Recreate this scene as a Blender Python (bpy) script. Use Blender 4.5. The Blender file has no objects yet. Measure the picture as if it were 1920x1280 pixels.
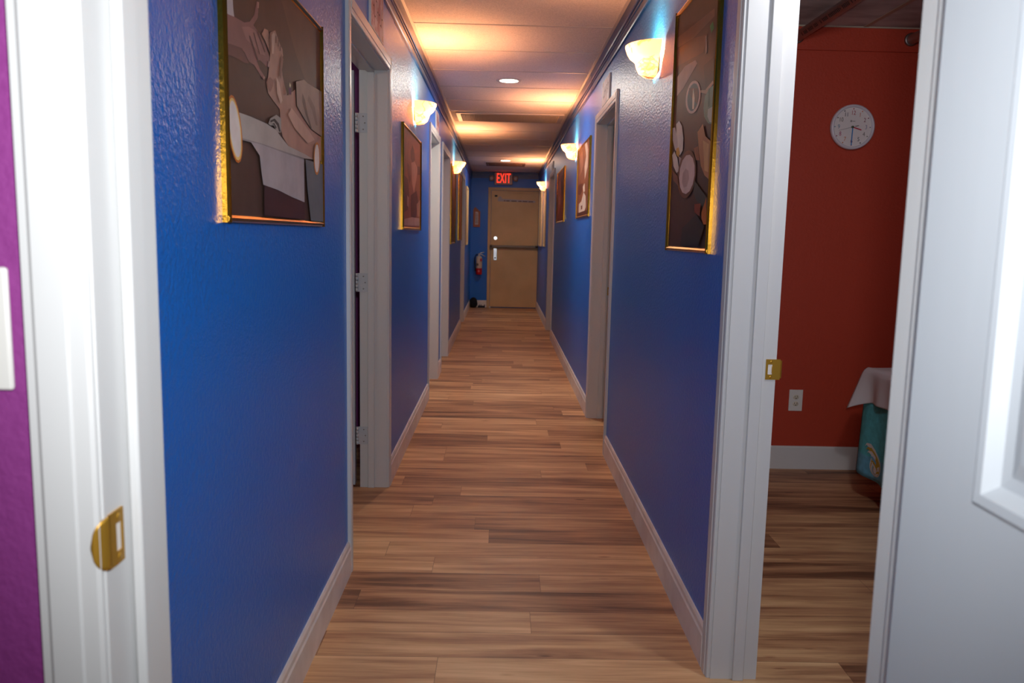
import bpy, bmesh, math, random
from mathutils import Vector, Matrix
random.seed(7)
SC = bpy.context.scene
COL = SC.collection
PI = math.pi

# ------------------------------------------------------------------ camera
F_PX, PITCH, YAW, ROLL, CAM_H = 1509.2, .1311, .0152, .022, 1.27
cp, sp, cy, sy, cr, sr = (math.cos(PITCH), math.sin(PITCH), math.cos(YAW), math.sin(YAW), math.cos(ROLL), math.sin(ROLL))
fw = Vector((sy*cp, cy*cp, -sp)); rt = Vector((cy, -sy, 0)); up = rt.cross(fw)
rt, up = cr*rt + sr*up, -sr*rt + cr*up
cam_data = bpy.data.cameras.new('camera'); cam = bpy.data.objects.new('camera', cam_data); COL.objects.link(cam)
cam.matrix_world = Matrix(((rt.x, up.x, -fw.x, 0), (rt.y, up.y, -fw.y, 0), (rt.z, up.z, -fw.z, CAM_H), (0, 0, 0, 1)))
cam_data.sensor_width = 23.5
cam_data.lens = F_PX/1920*23.5
cam_data.clip_start = .02
cam_data.dof.use_dof = True
cam_data.dof.focus_distance = 2.9
cam_data.dof.aperture_fstop = 4.5
SC.camera = cam

# ------------------------------------------------------------------ world, lights, exposure
SC.view_settings.view_transform = 'Standard'
SC.view_settings.look = 'None'
SC.view_settings.gamma = 1.0
SC.view_settings.use_curve_mapping = False
SC.view_settings.exposure = 0.0
W = bpy.data.worlds.new('world'); SC.world = W; W.use_nodes = True
W.node_tree.nodes['Background'].inputs[0].default_value = (.8, .85, 1, 1)
W.node_tree.nodes['Background'].inputs[1].default_value = 0.02

def light(name, kind, loc, power, color, size=.05, rot=None, **kw):
    l = bpy.data.lights.new(name, kind); l.energy = power; l.color = color
    if kind == 'AREA':
        l.shape = 'DISK'; l.size = size
    else:
        l.shadow_soft_size = size
    for k, v in kw.items(): setattr(l, k, v)
    o = bpy.data.objects.new(name, l); COL.objects.link(o); o.location = loc
    if rot: o.rotation_euler = rot
    return o
WARM = (1.0, .41, .17)
# the photographer's flash, fired from just above and right of the lens
flash = light('camera_flash', 'SPOT', (.045, .02, 1.40), 74, (.94, .97, 1.0), .025, (math.radians(90), 0, math.radians(1)), spot_size=math.radians(114), spot_blend=1.0)
# recessed ceiling downlights
light('downlight_beam', 'AREA', (.03, 6.35, 2.425), 16, (1.0, .93, .82), .12)
light('downlight_beam', 'AREA', (.03, 12.3, 2.365), 7, (1.0, .93, .82), .12)
light('reception_fill_light', 'AREA', (-.5, -1.2, 2.40), 3, (1.0, .97, .93), .6)  # added fill behind the camera, stands in for reception lighting without a fixture
light('red_room_fill_light', 'POINT', (1.05, 1.75, 2.15), 24, (.97, .98, 1.0), .06)  # added unseen light inside the red room, brightens its wall, table and floor
light('side_room_fill_light', 'POINT', (-1.7, 3.2, 2.1), 7, (1.0, .95, .9), .08)  # added unseen light, lifts the purple gap at the first left doorway
SCONCES = [(-1, 5.115), (-1, 9.135), (1, 3.475), (1, 7.18), (1, 12.15)]
for sd, y in SCONCES:
    x = -.553 + .06 if sd < 0 else .633 - .06
    light('sconce_bulb_light', 'POINT', (x, y, 2.018), 36.0, WARM, .022)

# ------------------------------------------------------------------ helpers
def srgb(c):
    return tuple((v/255/12.92 if v/255 <= .04045 else ((v/255+.055)/1.055)**2.4) for v in c)
def mat(name, rgb, rough=.5, metal=0, spec=.5, emit=None, estr=0, coat=0, lin=False):
    m = bpy.data.materials.new(name); m.use_nodes = True
    b = m.node_tree.nodes['Principled BSDF']
    c = rgb if lin else srgb(rgb)
    b.inputs['Base Color'].default_value = (*c, 1)
    b.inputs['Roughness'].default_value = rough
    b.inputs['Metallic'].default_value = metal
    b.inputs['Specular IOR Level'].default_value = spec
    b.inputs['Coat Weight'].default_value = coat
    if emit:
        b.inputs['Emission Color'].default_value = (*srgb(emit), 1); b.inputs['Emission Strength'].default_value = estr
    return m
def nodes(m): return m.node_tree.nodes, m.node_tree.links, m.node_tree.nodes['Principled BSDF']
def add_bump(m, scale, strength, dist=.002, detail=2, stretch=(1, 1, 1)):
    N, L, b = nodes(m)
    tc = N.new('ShaderNodeTexCoord'); mp = N.new('ShaderNodeMapping'); mp.inputs['Scale'].default_value = stretch
    n = N.new('ShaderNodeTexNoise'); n.inputs['Scale'].default_value = scale; n.inputs['Detail'].default_value = detail
    bp = N.new('ShaderNodeBump'); bp.inputs['Strength'].default_value = strength; bp.inputs['Distance'].default_value = dist
    L.new(tc.outputs['Object'], mp.inputs[0]); L.new(mp.outputs[0], n.inputs['Vector']); L.new(n.outputs['Fac'], bp.inputs['Height']); L.new(bp.outputs[0], b.inputs['Normal'])
    return n
def add_mottle(m, rgb2, scale=3, amount=.5, detail=4, stretch=(1, 1, 1), lo=.4, hi=.65):
    N, L, b = nodes(m)
    tc = N.new('ShaderNodeTexCoord'); mp = N.new('ShaderNodeMapping'); mp.inputs['Scale'].default_value = stretch
    n = N.new('ShaderNodeTexNoise'); n.inputs['Scale'].default_value = scale; n.inputs['Detail'].default_value = detail
    r = N.new('ShaderNodeMapRange'); r.inputs['From Min'].default_value = lo; r.inputs['From Max'].default_value = hi; r.inputs['To Max'].default_value = amount
    mx = N.new('ShaderNodeMix'); mx.data_type = 'RGBA'
    mx.inputs[6].default_value = b.inputs['Base Color'].default_value; mx.inputs[7].default_value = (*srgb(rgb2), 1)
    L.new(tc.outputs['Object'], mp.inputs[0]); L.new(mp.outputs[0], n.inputs['Vector']); L.new(n.outputs['Fac'], r.inputs[0]); L.new(r.outputs[0], mx.inputs[0]); L.new(mx.outputs[2], b.inputs['Base Color'])

class MB:
    """collects shapes into one mesh; i = material slot"""
    def __init__(s): s.bm = bmesh.new()
    def face(s, pts, i=0, smooth=False):
        f = s.bm.faces.new([s.bm.verts.new(p) for p in pts]); f.material_index = i; f.smooth = smooth; return s
    def box(s, x0, x1, y0, y1, z0, z1, i=0, bev=0):
        v = [s.bm.verts.new(p) for p in ((x0,y0,z0),(x1,y0,z0),(x1,y1,z0),(x0,y1,z0),(x0,y0,z1),(x1,y0,z1),(x1,y1,z1),(x0,y1,z1))]
        fs = [s.bm.faces.new([v[k] for k in q]) for q in ((3,2,1,0),(4,5,6,7),(0,1,5,4),(1,2,6,5),(2,3,7,6),(3,0,4,7))]
        for f in fs: f.material_index = i
        if bev:
            es = list({e for f in fs for e in f.edges})
            r = bmesh.ops.bevel(s.bm, geom=es, offset=bev, segments=2, affect='EDGES', profile=.5)
            for f in r['faces']: f.material_index = i; f.smooth = True
        return s
    def prism(s, prof, a, b, axis, i=0, smooth=False):
        """prof: closed list of 2D points; swept from a to b along axis (X: prof=(y,z), Y: prof=(x,z), Z: prof=(x,y))"""
        def P(u, v, t): return (t,u,v) if axis == 'X' else (u,t,v) if axis == 'Y' else (u,v,t)
        A = [s.bm.verts.new(P(u, v, a)) for u, v in prof]; B = [s.bm.verts.new(P(u, v, b)) for u, v in prof]
        n = len(prof)
        for k in range(n):
            f = s.bm.faces.new((A[k], A[(k+1) % n], B[(k+1) % n], B[k])); f.material_index = i; f.smooth = smooth
        for q in (A[::-1], B):
            f = s.bm.faces.new(q); f.material_index = i
        return s
    def tube(s, p0, p1, r, i=0, n=16, r1=None, caps=True):
        p0, p1 = Vector(p0), Vector(p1); d = (p1-p0).normalized(); a = d.orthogonal().normalized(); c = d.cross(a)
        r1 = r if r1 is None else r1
        A = [s.bm.verts.new(p0 + r*(math.cos(2*PI*k/n)*a + math.sin(2*PI*k/n)*c)) for k in range(n)]
        B = [s.bm.verts.new(p1 + r1*(math.cos(2*PI*k/n)*a + math.sin(2*PI*k/n)*c)) for k in range(n)]
        for k in range(n):
            f = s.bm.faces.new((A[k], A[(k+1) % n], B[(k+1) % n], B[k])); f.smooth = True; f.material_index = i
        if caps:
            for q in (A[::-1], B): f = s.bm.faces.new(q); f.material_index = i
        return s
    def path(s, pts, r, i=0, n=10):
        pts = [Vector(p) for p in pts]; rings = []
        for k, p in enumerate(pts):
            d = (pts[min(k+1, len(pts)-1)] - pts[max(k-1, 0)]).normalized()
            a = d.cross(Vector((.3, .2, 1)).normalized()).normalized(); c = d.cross(a)
            rings.append([s.bm.verts.new(p + r*(math.cos(2*PI*j/n)*a + math.sin(2*PI*j/n)*c)) for j in range(n)])
        for A, B in zip(rings, rings[1:]):
            for j in range(n):
                f = s.bm.faces.new((A[j], A[(j+1) % n], B[(j+1) % n], B[j])); f.smooth = True; f.material_index = i
        s.bm.faces.new(rings[0][::-1]); s.bm.faces.new(rings[-1]); return s
    def lathe(s, prof, c, axis='Z', n=32, a0=0, a1=2*PI, i=0, sx=1, sy=1, smooth=True):
        """prof: (radius, height) pairs revolved round an axis through c"""
        full = abs(a1-a0-2*PI) < 1e-6; m = n if full else n+1; c = Vector(c); rings = []
        for r, h in prof:
            ring = []
            for k in range(m):
                t = a0 + (a1-a0)*k/n; u, v = r*math.cos(t)*sx, r*math.sin(t)*sy
                p = (u, v, h) if axis == 'Z' else (u, h, v) if axis == 'Y' else (h, u, v)
                ring.append(s.bm.verts.new(c + Vector(p)))
            rings.append(ring)
        for A, B in zip(rings, rings[1:]):
            for k in range(m if full else m-1):
                f = s.bm.faces.new((A[k], A[(k+1) % m], B[(k+1) % m], B[k])); f.smooth = smooth; f.material_index = i
        return s
    def grid(s, fn, nu, nv, i=0):
        G = [[s.bm.verts.new(fn(a/nu, b/nv)) for b in range(nv+1)] for a in range(nu+1)]
        for a in range(nu):
            for b in range(nv):
                f = s.bm.faces.new((G[a][b], G[a+1][b], G[a+1][b+1], G[a][b+1])); f.smooth = True; f.material_index = i
        return s
    def build(s, name, mats, parent=None, label=None, solid=None):
        bmesh.ops.remove_doubles(s.bm, verts=s.bm.verts, dist=1e-5)
        bmesh.ops.recalc_face_normals(s.bm, faces=s.bm.faces)
        me = bpy.data.meshes.new(name); s.bm.to_mesh(me); s.bm.free()
        for m in (mats if isinstance(mats, (list, tuple)) else [mats]): me.materials.append(m)
        o = bpy.data.objects.new(name, me); COL.objects.link(o)
        if parent: o.parent = parent; o.matrix_parent_inverse = parent.matrix_world.inverted()
        if label: o['label'] = label
        if solid:
            md = o.modifiers.new('solid', 'SOLIDIFY'); md.thickness = solid; md.offset = 0
        return o
def struct(o, label=None):
    o['kind'] = 'structure'
    if label: o['label'] = label
    return o
def empty(name, loc, label=None, cat=None, group=None, rz=0):
    o = bpy.data.objects.new(name, None); COL.objects.link(o); o.location = loc; o.rotation_euler.z = rz; o.empty_display_size = .05
    o.matrix_world = Matrix.Translation(loc) @ Matrix.Rotation(rz, 4, 'Z')
    if label: o['label'] = label; o['category'] = cat
    if group: o['group'] = group
    return o
def text_mesh(body, size, M, name, m, parent, extrude=.0006, sx=1, align='CENTER', label=None, spacing=1.0):
    cu = bpy.data.curves.new(name, 'FONT'); cu.body = body; cu.size = size; cu.extrude = extrude; cu.align_x = align; cu.align_y = 'CENTER'; cu.space_character = spacing
    t = bpy.data.objects.new(name, cu); COL.objects.link(t)
    bpy.context.view_layer.update()
    me = bpy.data.meshes.new_from_object(t); bpy.data.objects.remove(t)
    me.transform(M @ Matrix.Diagonal((sx, 1, 1, 1))); me.materials.clear(); me.materials.append(m)
    o = bpy.data.objects.new(name, me); COL.objects.link(o)
    if parent: o.parent = parent; o.matrix_parent_inverse = parent.matrix_world.inverted()
    if label: o['label'] = label
    return o
def facing(x, y, z, d):
    """matrix that lays XY text on a wall; d = direction the text faces"""
    if d == '-Y': R = Matrix(((1,0,0),(0,0,-1),(0,1,0)))
    if d == '+X': R = Matrix(((0,0,1),(1,0,0),(0,1,0)))
    if d == '-X': R = Matrix(((0,0,-1),(-1,0,0),(0,1,0)))
    return Matrix.Translation((x, y, z)) @ R.to_4x4()

# ------------------------------------------------------------------ materials
def wall_paint(name, rgb, rough, bump=.35, spec=.5):
    m = mat(name, rgb, rough, spec=spec); add_bump(m, 95, bump, .0045, 2); return m
M_BLUE = wall_paint('blue_satin_wall_paint', (12, 108, 206), .34, .6, .5)
M_BLUE_TRIM = wall_paint('blue_painted_moulding', (16, 58, 120), .3, .1)
M_PURPLE = wall_paint('purple_wall_paint', (138, 56, 130), .6)
M_RED = wall_paint('rust_red_wall_paint', (180, 60, 34), .6)
M_WHITE = mat('white_gloss_trim_paint', (208, 208, 207), .35)
add_bump(M_WHITE, 40, .02, .001, 2, (1, 1, .06))
M_DOORWHITE = mat('white_moulded_door_paint', (190, 195, 200), .42); add_bump(M_DOORWHITE, 55, .16, .001, 4, (1, 1, .05))
M_BASE = mat('white_baseboard_paint', (236, 228, 222), .42); add_mottle(M_BASE, (204, 188, 176), 9, .4, 5)
M_CEIL = mat('off_white_ceiling_tile', (242, 230, 216), .9, spec=.2); add_bump(M_CEIL, 420, .25, .001, 2); add_mottle(M_CEIL, (196, 188, 180), 160, .5, 2)
M_REDCEIL = mat('stained_ceiling_tile', (205, 204, 200), .9); add_mottle(M_REDCEIL, (150, 146, 146), 3.2, .8, 4, (1, 2.2, 1), .42, .66)
M_TBAR = mat('ceiling_grid_metal', (206, 196, 186), .5)
M_GOLD = mat('polished_gold_frame', (224, 160, 50), .2, 1); add_bump(M_GOLD, 60, .1, .001, 2, (1, .1, .1))
M_BRASS = mat('brass', (206, 156, 56), .42, .75)
M_CHROME = mat('chrome', (220, 222, 225), .18, 1)
M_STEEL = mat('dull_steel', (150, 146, 142), .4, 1)
M_PLASTIC = mat('ivory_white_plastic', (226, 224, 218), .35)
M_BLACK = mat('black_plastic', (18, 18, 20), .5)
M_TAN = mat('tan_painted_exit_door', (218, 182, 132), .5); add_mottle(M_TAN, (196, 158, 110), 2.5, .5, 4)
M_PVC = mat('grey_pvc_pipe', (204, 206, 200), .45)
M_INK = mat('grey_printed_ink', (70, 68, 66), .6)
M_PAPER = mat('white_paper', (226, 220, 214), .6)

def floor_material():
    m = mat('wood_plank_vinyl', (160, 110, 75), .46, spec=.28)
    N, L, b = nodes(m)
    def math_(op, a, c=None, d=None):
        n = N.new('ShaderNodeMath'); n.operation = op
        for k, v in enumerate((a, c, d)):
            if v is None: continue
            if isinstance(v, (int, float)): n.inputs[k].default_value = v
            else: L.new(v, n.inputs[k])
        return n.outputs[0]
    geo = N.new('ShaderNodeNewGeometry'); sep = N.new('ShaderNodeSeparateXYZ'); L.new(geo.outputs['Position'], sep.inputs[0])
    X, Y = sep.outputs[0], sep.outputs[1]
    v = math_('DIVIDE', math_('ADD', Y, -.0062+15.25), .1525); row = math_('FLOOR', v); fv = math_('FRACT', v)
    wn = N.new('ShaderNodeTexWhiteNoise'); wn.noise_dimensions = '1D'; L.new(row, wn.inputs['W'])
    u = math_('DIVIDE', math_('ADD', X, math_('MULTIPLY', wn.outputs['Value'], 1.22)), 1.22); col = math_('FLOOR', u); fu = math_('FRACT', u)
    cmb = N.new('ShaderNodeCombineXYZ'); L.new(row, cmb.inputs[0]); L.new(col, cmb.inputs[1])
    w2 = N.new('ShaderNodeTexWhiteNoise'); w2.noise_dimensions = '2D'; L.new(cmb.outputs[0], w2.inputs['Vector'])
    # grain coordinates, shifted by plank
    sh = math_('MULTIPLY', w2.outputs['Value'], 57.0)
    g = N.new('ShaderNodeCombineXYZ'); L.new(math_('MULTIPLY', X, .8), g.inputs[0]); L.new(math_('MULTIPLY', Y, 9.0), g.inputs[1]); L.new(sh, g.inputs[2])
    n1 = N.new('ShaderNodeTexNoise'); n1.inputs['Scale'].default_value = 2.1; n1.inputs['Detail'].default_value = 5; n1.inputs['Roughness'].default_value = .55; n1.inputs['Distortion'].default_value = .35; L.new(g.outputs[0], n1.inputs['Vector'])
    g2 = N.new('ShaderNodeCombineXYZ'); L.new(math_('MULTIPLY', X, 2.2), g2.inputs[0]); L.new(math_('MULTIPLY', Y, 60.0), g2.inputs[1]); L.new(sh, g2.inputs[2])
    n2 = N.new('ShaderNodeTexNoise'); n2.inputs['Scale'].default_value = 2.5; n2.inputs['Detail'].default_value = 6; n2.inputs['Roughness'].default_value = .6; L.new(g2.outputs[0], n2.inputs['Vector'])
    # knots: sparse dark spots stretched along the plank
    g3 = N.new('ShaderNodeCombineXYZ'); L.new(math_('MULTIPLY', X, 1.0), g3.inputs[0]); L.new(math_('MULTIPLY', Y, 3.4), g3.inputs[1]); L.new(sh, g3.inputs[2])
    vo = N.new('ShaderNodeTexVoronoi'); vo.inputs['Scale'].default_value = 2.4; L.new(g3.outputs[0], vo.inputs['Vector'])
    knot = N.new('ShaderNodeMapRange'); knot.inputs['From Min'].default_value = .015; knot.inputs['From Max'].default_value = .085; knot.inputs['To Min'].default_value = 1; knot.inputs['To Max'].default_value = 0; L.new(vo.outputs['Distance'], knot.inputs[0])
    t = math_('ADD', math_('MULTIPLY', n1.outputs['Fac'], .95), math_('MULTIPLY', w2.outputs['Value'], .26))
    t = math_('ADD', t, math_('MULTIPLY', math_('SUBTRACT', n2.outputs['Fac'], .5), .27))
    t = math_('SUBTRACT', t, math_('MULTIPLY', knot.outputs[0], .28))
    cr_ = N.new('ShaderNodeValToRGB'); L.new(t, cr_.inputs[0]); e = cr_.color_ramp.elements
    e[0].position = .36; e[0].color = (*srgb((112, 78, 56)), 1); e[1].position = .88; e[1].color = (*srgb((228, 190, 142)), 1)
    for p, c in ((.48, (152, 110, 80)), (.60, (184, 140, 102)), (.72, (206, 164, 120))):
        k = e.new(p); k.color = (*srgb(c), 1)
    # seams
    ev = math_('MINIMUM', fv, math_('SUBTRACT', 1.0, fv)); eu = math_('MINIMUM', fu, math_('SUBTRACT', 1.0, fu))
    s1 = math_('LESS_THAN', ev, .008); s2 = math_('LESS_THAN', eu, .0009)
    sm = math_('MULTIPLY', math_('MAXIMUM', s1, s2), .5)
    mx = N.new('ShaderNodeMix'); mx.data_type = 'RGBA'; L.new(sm, mx.inputs[0]); L.new(cr_.outputs[0], mx.inputs[6]); mx.inputs[7].default_value = (*srgb((82, 56, 44)), 1)
    L.new(mx.outputs[2], b.inputs['Base Color'])
    bp = N.new('ShaderNodeBump'); bp.inputs['Strength'].default_value = .12; bp.inputs['Distance'].default_value = .001
    L.new(n2.outputs['Fac'], bp.inputs['Height']); L.new(bp.outputs[0], b.inputs['Normal'])
    return m
M_FLOOR = floor_material()
ART_FOOT = [((88,66,58),[(1.612,1.722),(2.51,1.981),(2.483,1.297),(1.585,1.283)]),
 ((104,78,66),[(2.047,1.822),(2.225,1.872),(2.5,1.866),(2.493,1.69),(2.295,1.67),(2.18,1.726)]),
 ((198,190,192),[(1.616,1.716),(1.685,1.736),(1.686,1.716),(1.688,1.703),(1.693,1.691),(1.65,1.687),(1.614,1.682)]),
 ((150,108,104),[(1.614,1.682),(1.693,1.692),(1.756,1.697),(1.793,1.708),(1.826,1.73),(1.845,1.763),(1.858,1.766),(1.856,1.747),(1.85,1.73),(1.818,1.707),(1.864,1.7),(1.904,1.686),(1.938,1.666),(1.941,1.656),(1.93,1.641),(1.908,1.64),(1.86,1.643),(1.84,1.637),(1.859,1.624),(1.897,1.614),(1.888,1.605),(1.865,1.61),(1.819,1.624),(1.782,1.623),(1.752,1.637),(1.729,1.639),(1.678,1.628),(1.608,1.603)]),
 ((168,124,118),[(1.738,1.684),(1.786,1.696),(1.831,1.699),(1.876,1.683),(1.902,1.662),(1.861,1.657),(1.809,1.664),(1.766,1.666)]),
 ((120,84,80),[(1.61,1.626),(1.678,1.635),(1.735,1.641),(1.752,1.634),(1.781,1.62),(1.751,1.615),(1.688,1.613),(1.634,1.608),(1.61,1.603)]),
 ((196,152,134),[(1.877,1.703),(1.899,1.72),(1.927,1.723),(1.934,1.716),(1.93,1.702),(1.946,1.723),(1.987,1.737),(2.01,1.724),(2.028,1.714),(2.049,1.708),(2.053,1.694),(2.039,1.67),(2.045,1.646),(2.061,1.627),(2.088,1.605),(2.166,1.633),(2.173,1.593),(2.249,1.572),(2.331,1.554),(2.48,1.546),(2.477,1.478),(2.349,1.472),(2.225,1.475),(2.095,1.48),(2.037,1.499),(2.022,1.523),(2.016,1.561),(1.97,1.57),(1.919,1.582),(1.906,1.604),(1.921,1.618),(1.93,1.64),(1.942,1.674),(1.904,1.694)]),
 ((96,64,60),[(1.814,1.691),(1.821,1.692),(1.861,1.657),(1.855,1.655)]),
 ((96,64,60),[(1.844,1.701),(1.85,1.701),(1.903,1.67),(1.897,1.668)]),
 ((96,64,60),[(1.785,1.677),(1.791,1.679),(1.849,1.64),(1.841,1.638)]),
 ((190,150,140),[(1.923,1.655),(1.941,1.656),(1.933,1.642),(1.918,1.641)]),
 ((186,146,134),[(1.883,1.613),(1.895,1.613),(1.888,1.606),(1.877,1.608)]),
 ((186,146,134),[(1.845,1.763),(1.858,1.765),(1.855,1.752),(1.846,1.75)]),
 ((170,120,106),[(1.914,1.613),(1.936,1.621),(1.961,1.618),(1.957,1.605),(1.934,1.587),(1.913,1.597)]),
 ((128,88,78),[(1.928,1.701),(1.934,1.716),(1.939,1.717),(1.94,1.674),(1.934,1.673)]),
 ((128,88,78),[(2.007,1.722),(2.013,1.723),(2.009,1.705),(2.003,1.705)]),
 ((128,88,78),[(2.025,1.712),(2.031,1.713),(2.026,1.699),(2.019,1.698)]),
 ((128,88,78),[(1.985,1.724),(1.991,1.726),(1.989,1.709),(1.983,1.708)]),
 ((226,188,168),[(1.949,1.718),(1.967,1.728),(1.979,1.727),(1.964,1.679),(1.949,1.676)]),
 ((150,106,94),[(2.032,1.694),(2.049,1.685),(2.024,1.633),(2.008,1.639)]),
 ((226,188,168),[(1.983,1.63),(2.007,1.622),(2.034,1.584),(2.017,1.573),(1.987,1.593)]),
 ((216,176,156),[(2.118,1.58),(2.172,1.57),(2.289,1.549),(2.374,1.529),(2.287,1.51),(2.152,1.531),(2.082,1.557)]),
 ((172,150,136),[(2.167,1.653),(2.254,1.674),(2.295,1.672),(2.498,1.68),(2.492,1.548),(2.331,1.554),(2.249,1.572),(2.173,1.593)]),
 ((120,98,88),[(2.233,1.635),(2.262,1.621),(2.291,1.587),(2.336,1.557),(2.321,1.554),(2.266,1.584),(2.231,1.612)]),
 ((150,128,116),[(2.304,1.642),(2.378,1.62),(2.41,1.574),(2.387,1.571),(2.344,1.605),(2.293,1.626)]),
 ((172,166,160),[(1.907,1.512),(1.923,1.526),(1.976,1.542),(2.015,1.539),(2.016,1.506),(1.981,1.501),(1.951,1.514),(1.922,1.51)]),
 ((70,60,58),[(1.922,1.521),(1.96,1.531),(1.995,1.524),(2.01,1.507),(1.997,1.505),(1.979,1.518),(1.952,1.524),(1.925,1.517)]),
 ((70,60,58),[(1.931,1.514),(1.955,1.52),(1.974,1.512),(1.966,1.509),(1.952,1.516)]),
 ((192,182,176),[(1.62,1.486),(1.686,1.506),(1.774,1.509),(1.893,1.51),(1.966,1.506),(2.02,1.493),(2.078,1.48),(2.245,1.477),(2.349,1.472),(2.244,1.465),(2.043,1.463),(1.848,1.461),(1.711,1.457),(1.623,1.457)]),
 ((160,150,150),[(1.623,1.457),(1.711,1.457),(1.848,1.461),(2.043,1.463),(2.238,1.464),(2.238,1.46),(1.848,1.457),(1.71,1.453),(1.623,1.453)]),
 ((186,176,180),[(1.77,1.456),(1.848,1.459),(2.043,1.459),(2.238,1.46),(2.238,1.347),(2.106,1.355),(1.973,1.366),(1.856,1.371),(1.844,1.398),(1.833,1.433)]),
 ((72,46,50),[(1.863,1.37),(1.973,1.365),(2.106,1.354),(2.238,1.346),(2.236,1.3),(1.859,1.303)]),
 ((112,120,128),[(2.254,1.463),(2.484,1.468),(2.478,1.298),(2.309,1.299),(2.271,1.387)]),
 ((214,120,50),[(1.709,1.476),(1.713,1.456),(1.713,1.436),(1.707,1.42),(1.698,1.409),(1.685,1.404),(1.671,1.405),(1.657,1.413),(1.644,1.426),(1.633,1.444),(1.626,1.463),(1.622,1.483),(1.623,1.501),(1.628,1.516),(1.637,1.527),(1.648,1.533),(1.662,1.533),(1.676,1.526),(1.69,1.513),(1.701,1.496)]),
 ((250,210,130),[(1.704,1.476),(1.707,1.456),(1.707,1.438),(1.703,1.423),(1.695,1.413),(1.684,1.409),(1.672,1.41),(1.659,1.418),(1.647,1.43),(1.638,1.446),(1.631,1.464),(1.628,1.482),(1.628,1.499),(1.632,1.513),(1.64,1.523),(1.65,1.528),(1.661,1.528),(1.674,1.521),(1.686,1.51),(1.696,1.494)]),
 ((246,232,226),[(1.698,1.475),(1.701,1.457),(1.701,1.441),(1.698,1.428),(1.691,1.419),(1.682,1.415),(1.672,1.416),(1.661,1.423),(1.651,1.434),(1.642,1.448),(1.636,1.465),(1.633,1.481),(1.633,1.496),(1.637,1.509),(1.643,1.518),(1.651,1.523),(1.661,1.522),(1.672,1.516),(1.682,1.505),(1.691,1.491)]),
 ((214,140,70),[(2.43,1.482),(2.427,1.467),(2.42,1.453),(2.41,1.442),(2.399,1.434),(2.386,1.431),(2.373,1.432),(2.362,1.438),(2.354,1.448),(2.349,1.46),(2.347,1.474),(2.35,1.489),(2.356,1.502),(2.365,1.513),(2.377,1.521),(2.39,1.525),(2.402,1.524),(2.414,1.518),(2.423,1.509),(2.428,1.496)]),
 ((250,236,225),[(2.418,1.481),(2.416,1.468),(2.411,1.456),(2.404,1.447),(2.395,1.441),(2.386,1.438),(2.377,1.439),(2.369,1.444),(2.363,1.452),(2.359,1.463),(2.358,1.475),(2.36,1.487),(2.365,1.499),(2.372,1.508),(2.38,1.515),(2.389,1.518),(2.399,1.517),(2.407,1.512),(2.413,1.504),(2.417,1.493)]),
 ((96,50,90),[(2.082,1.623),(2.107,1.627),(2.109,1.611),(2.085,1.607)]),
 ((240,225,190),[(2.095,1.638),(2.104,1.633),(2.098,1.625),(2.09,1.63)])]
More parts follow.
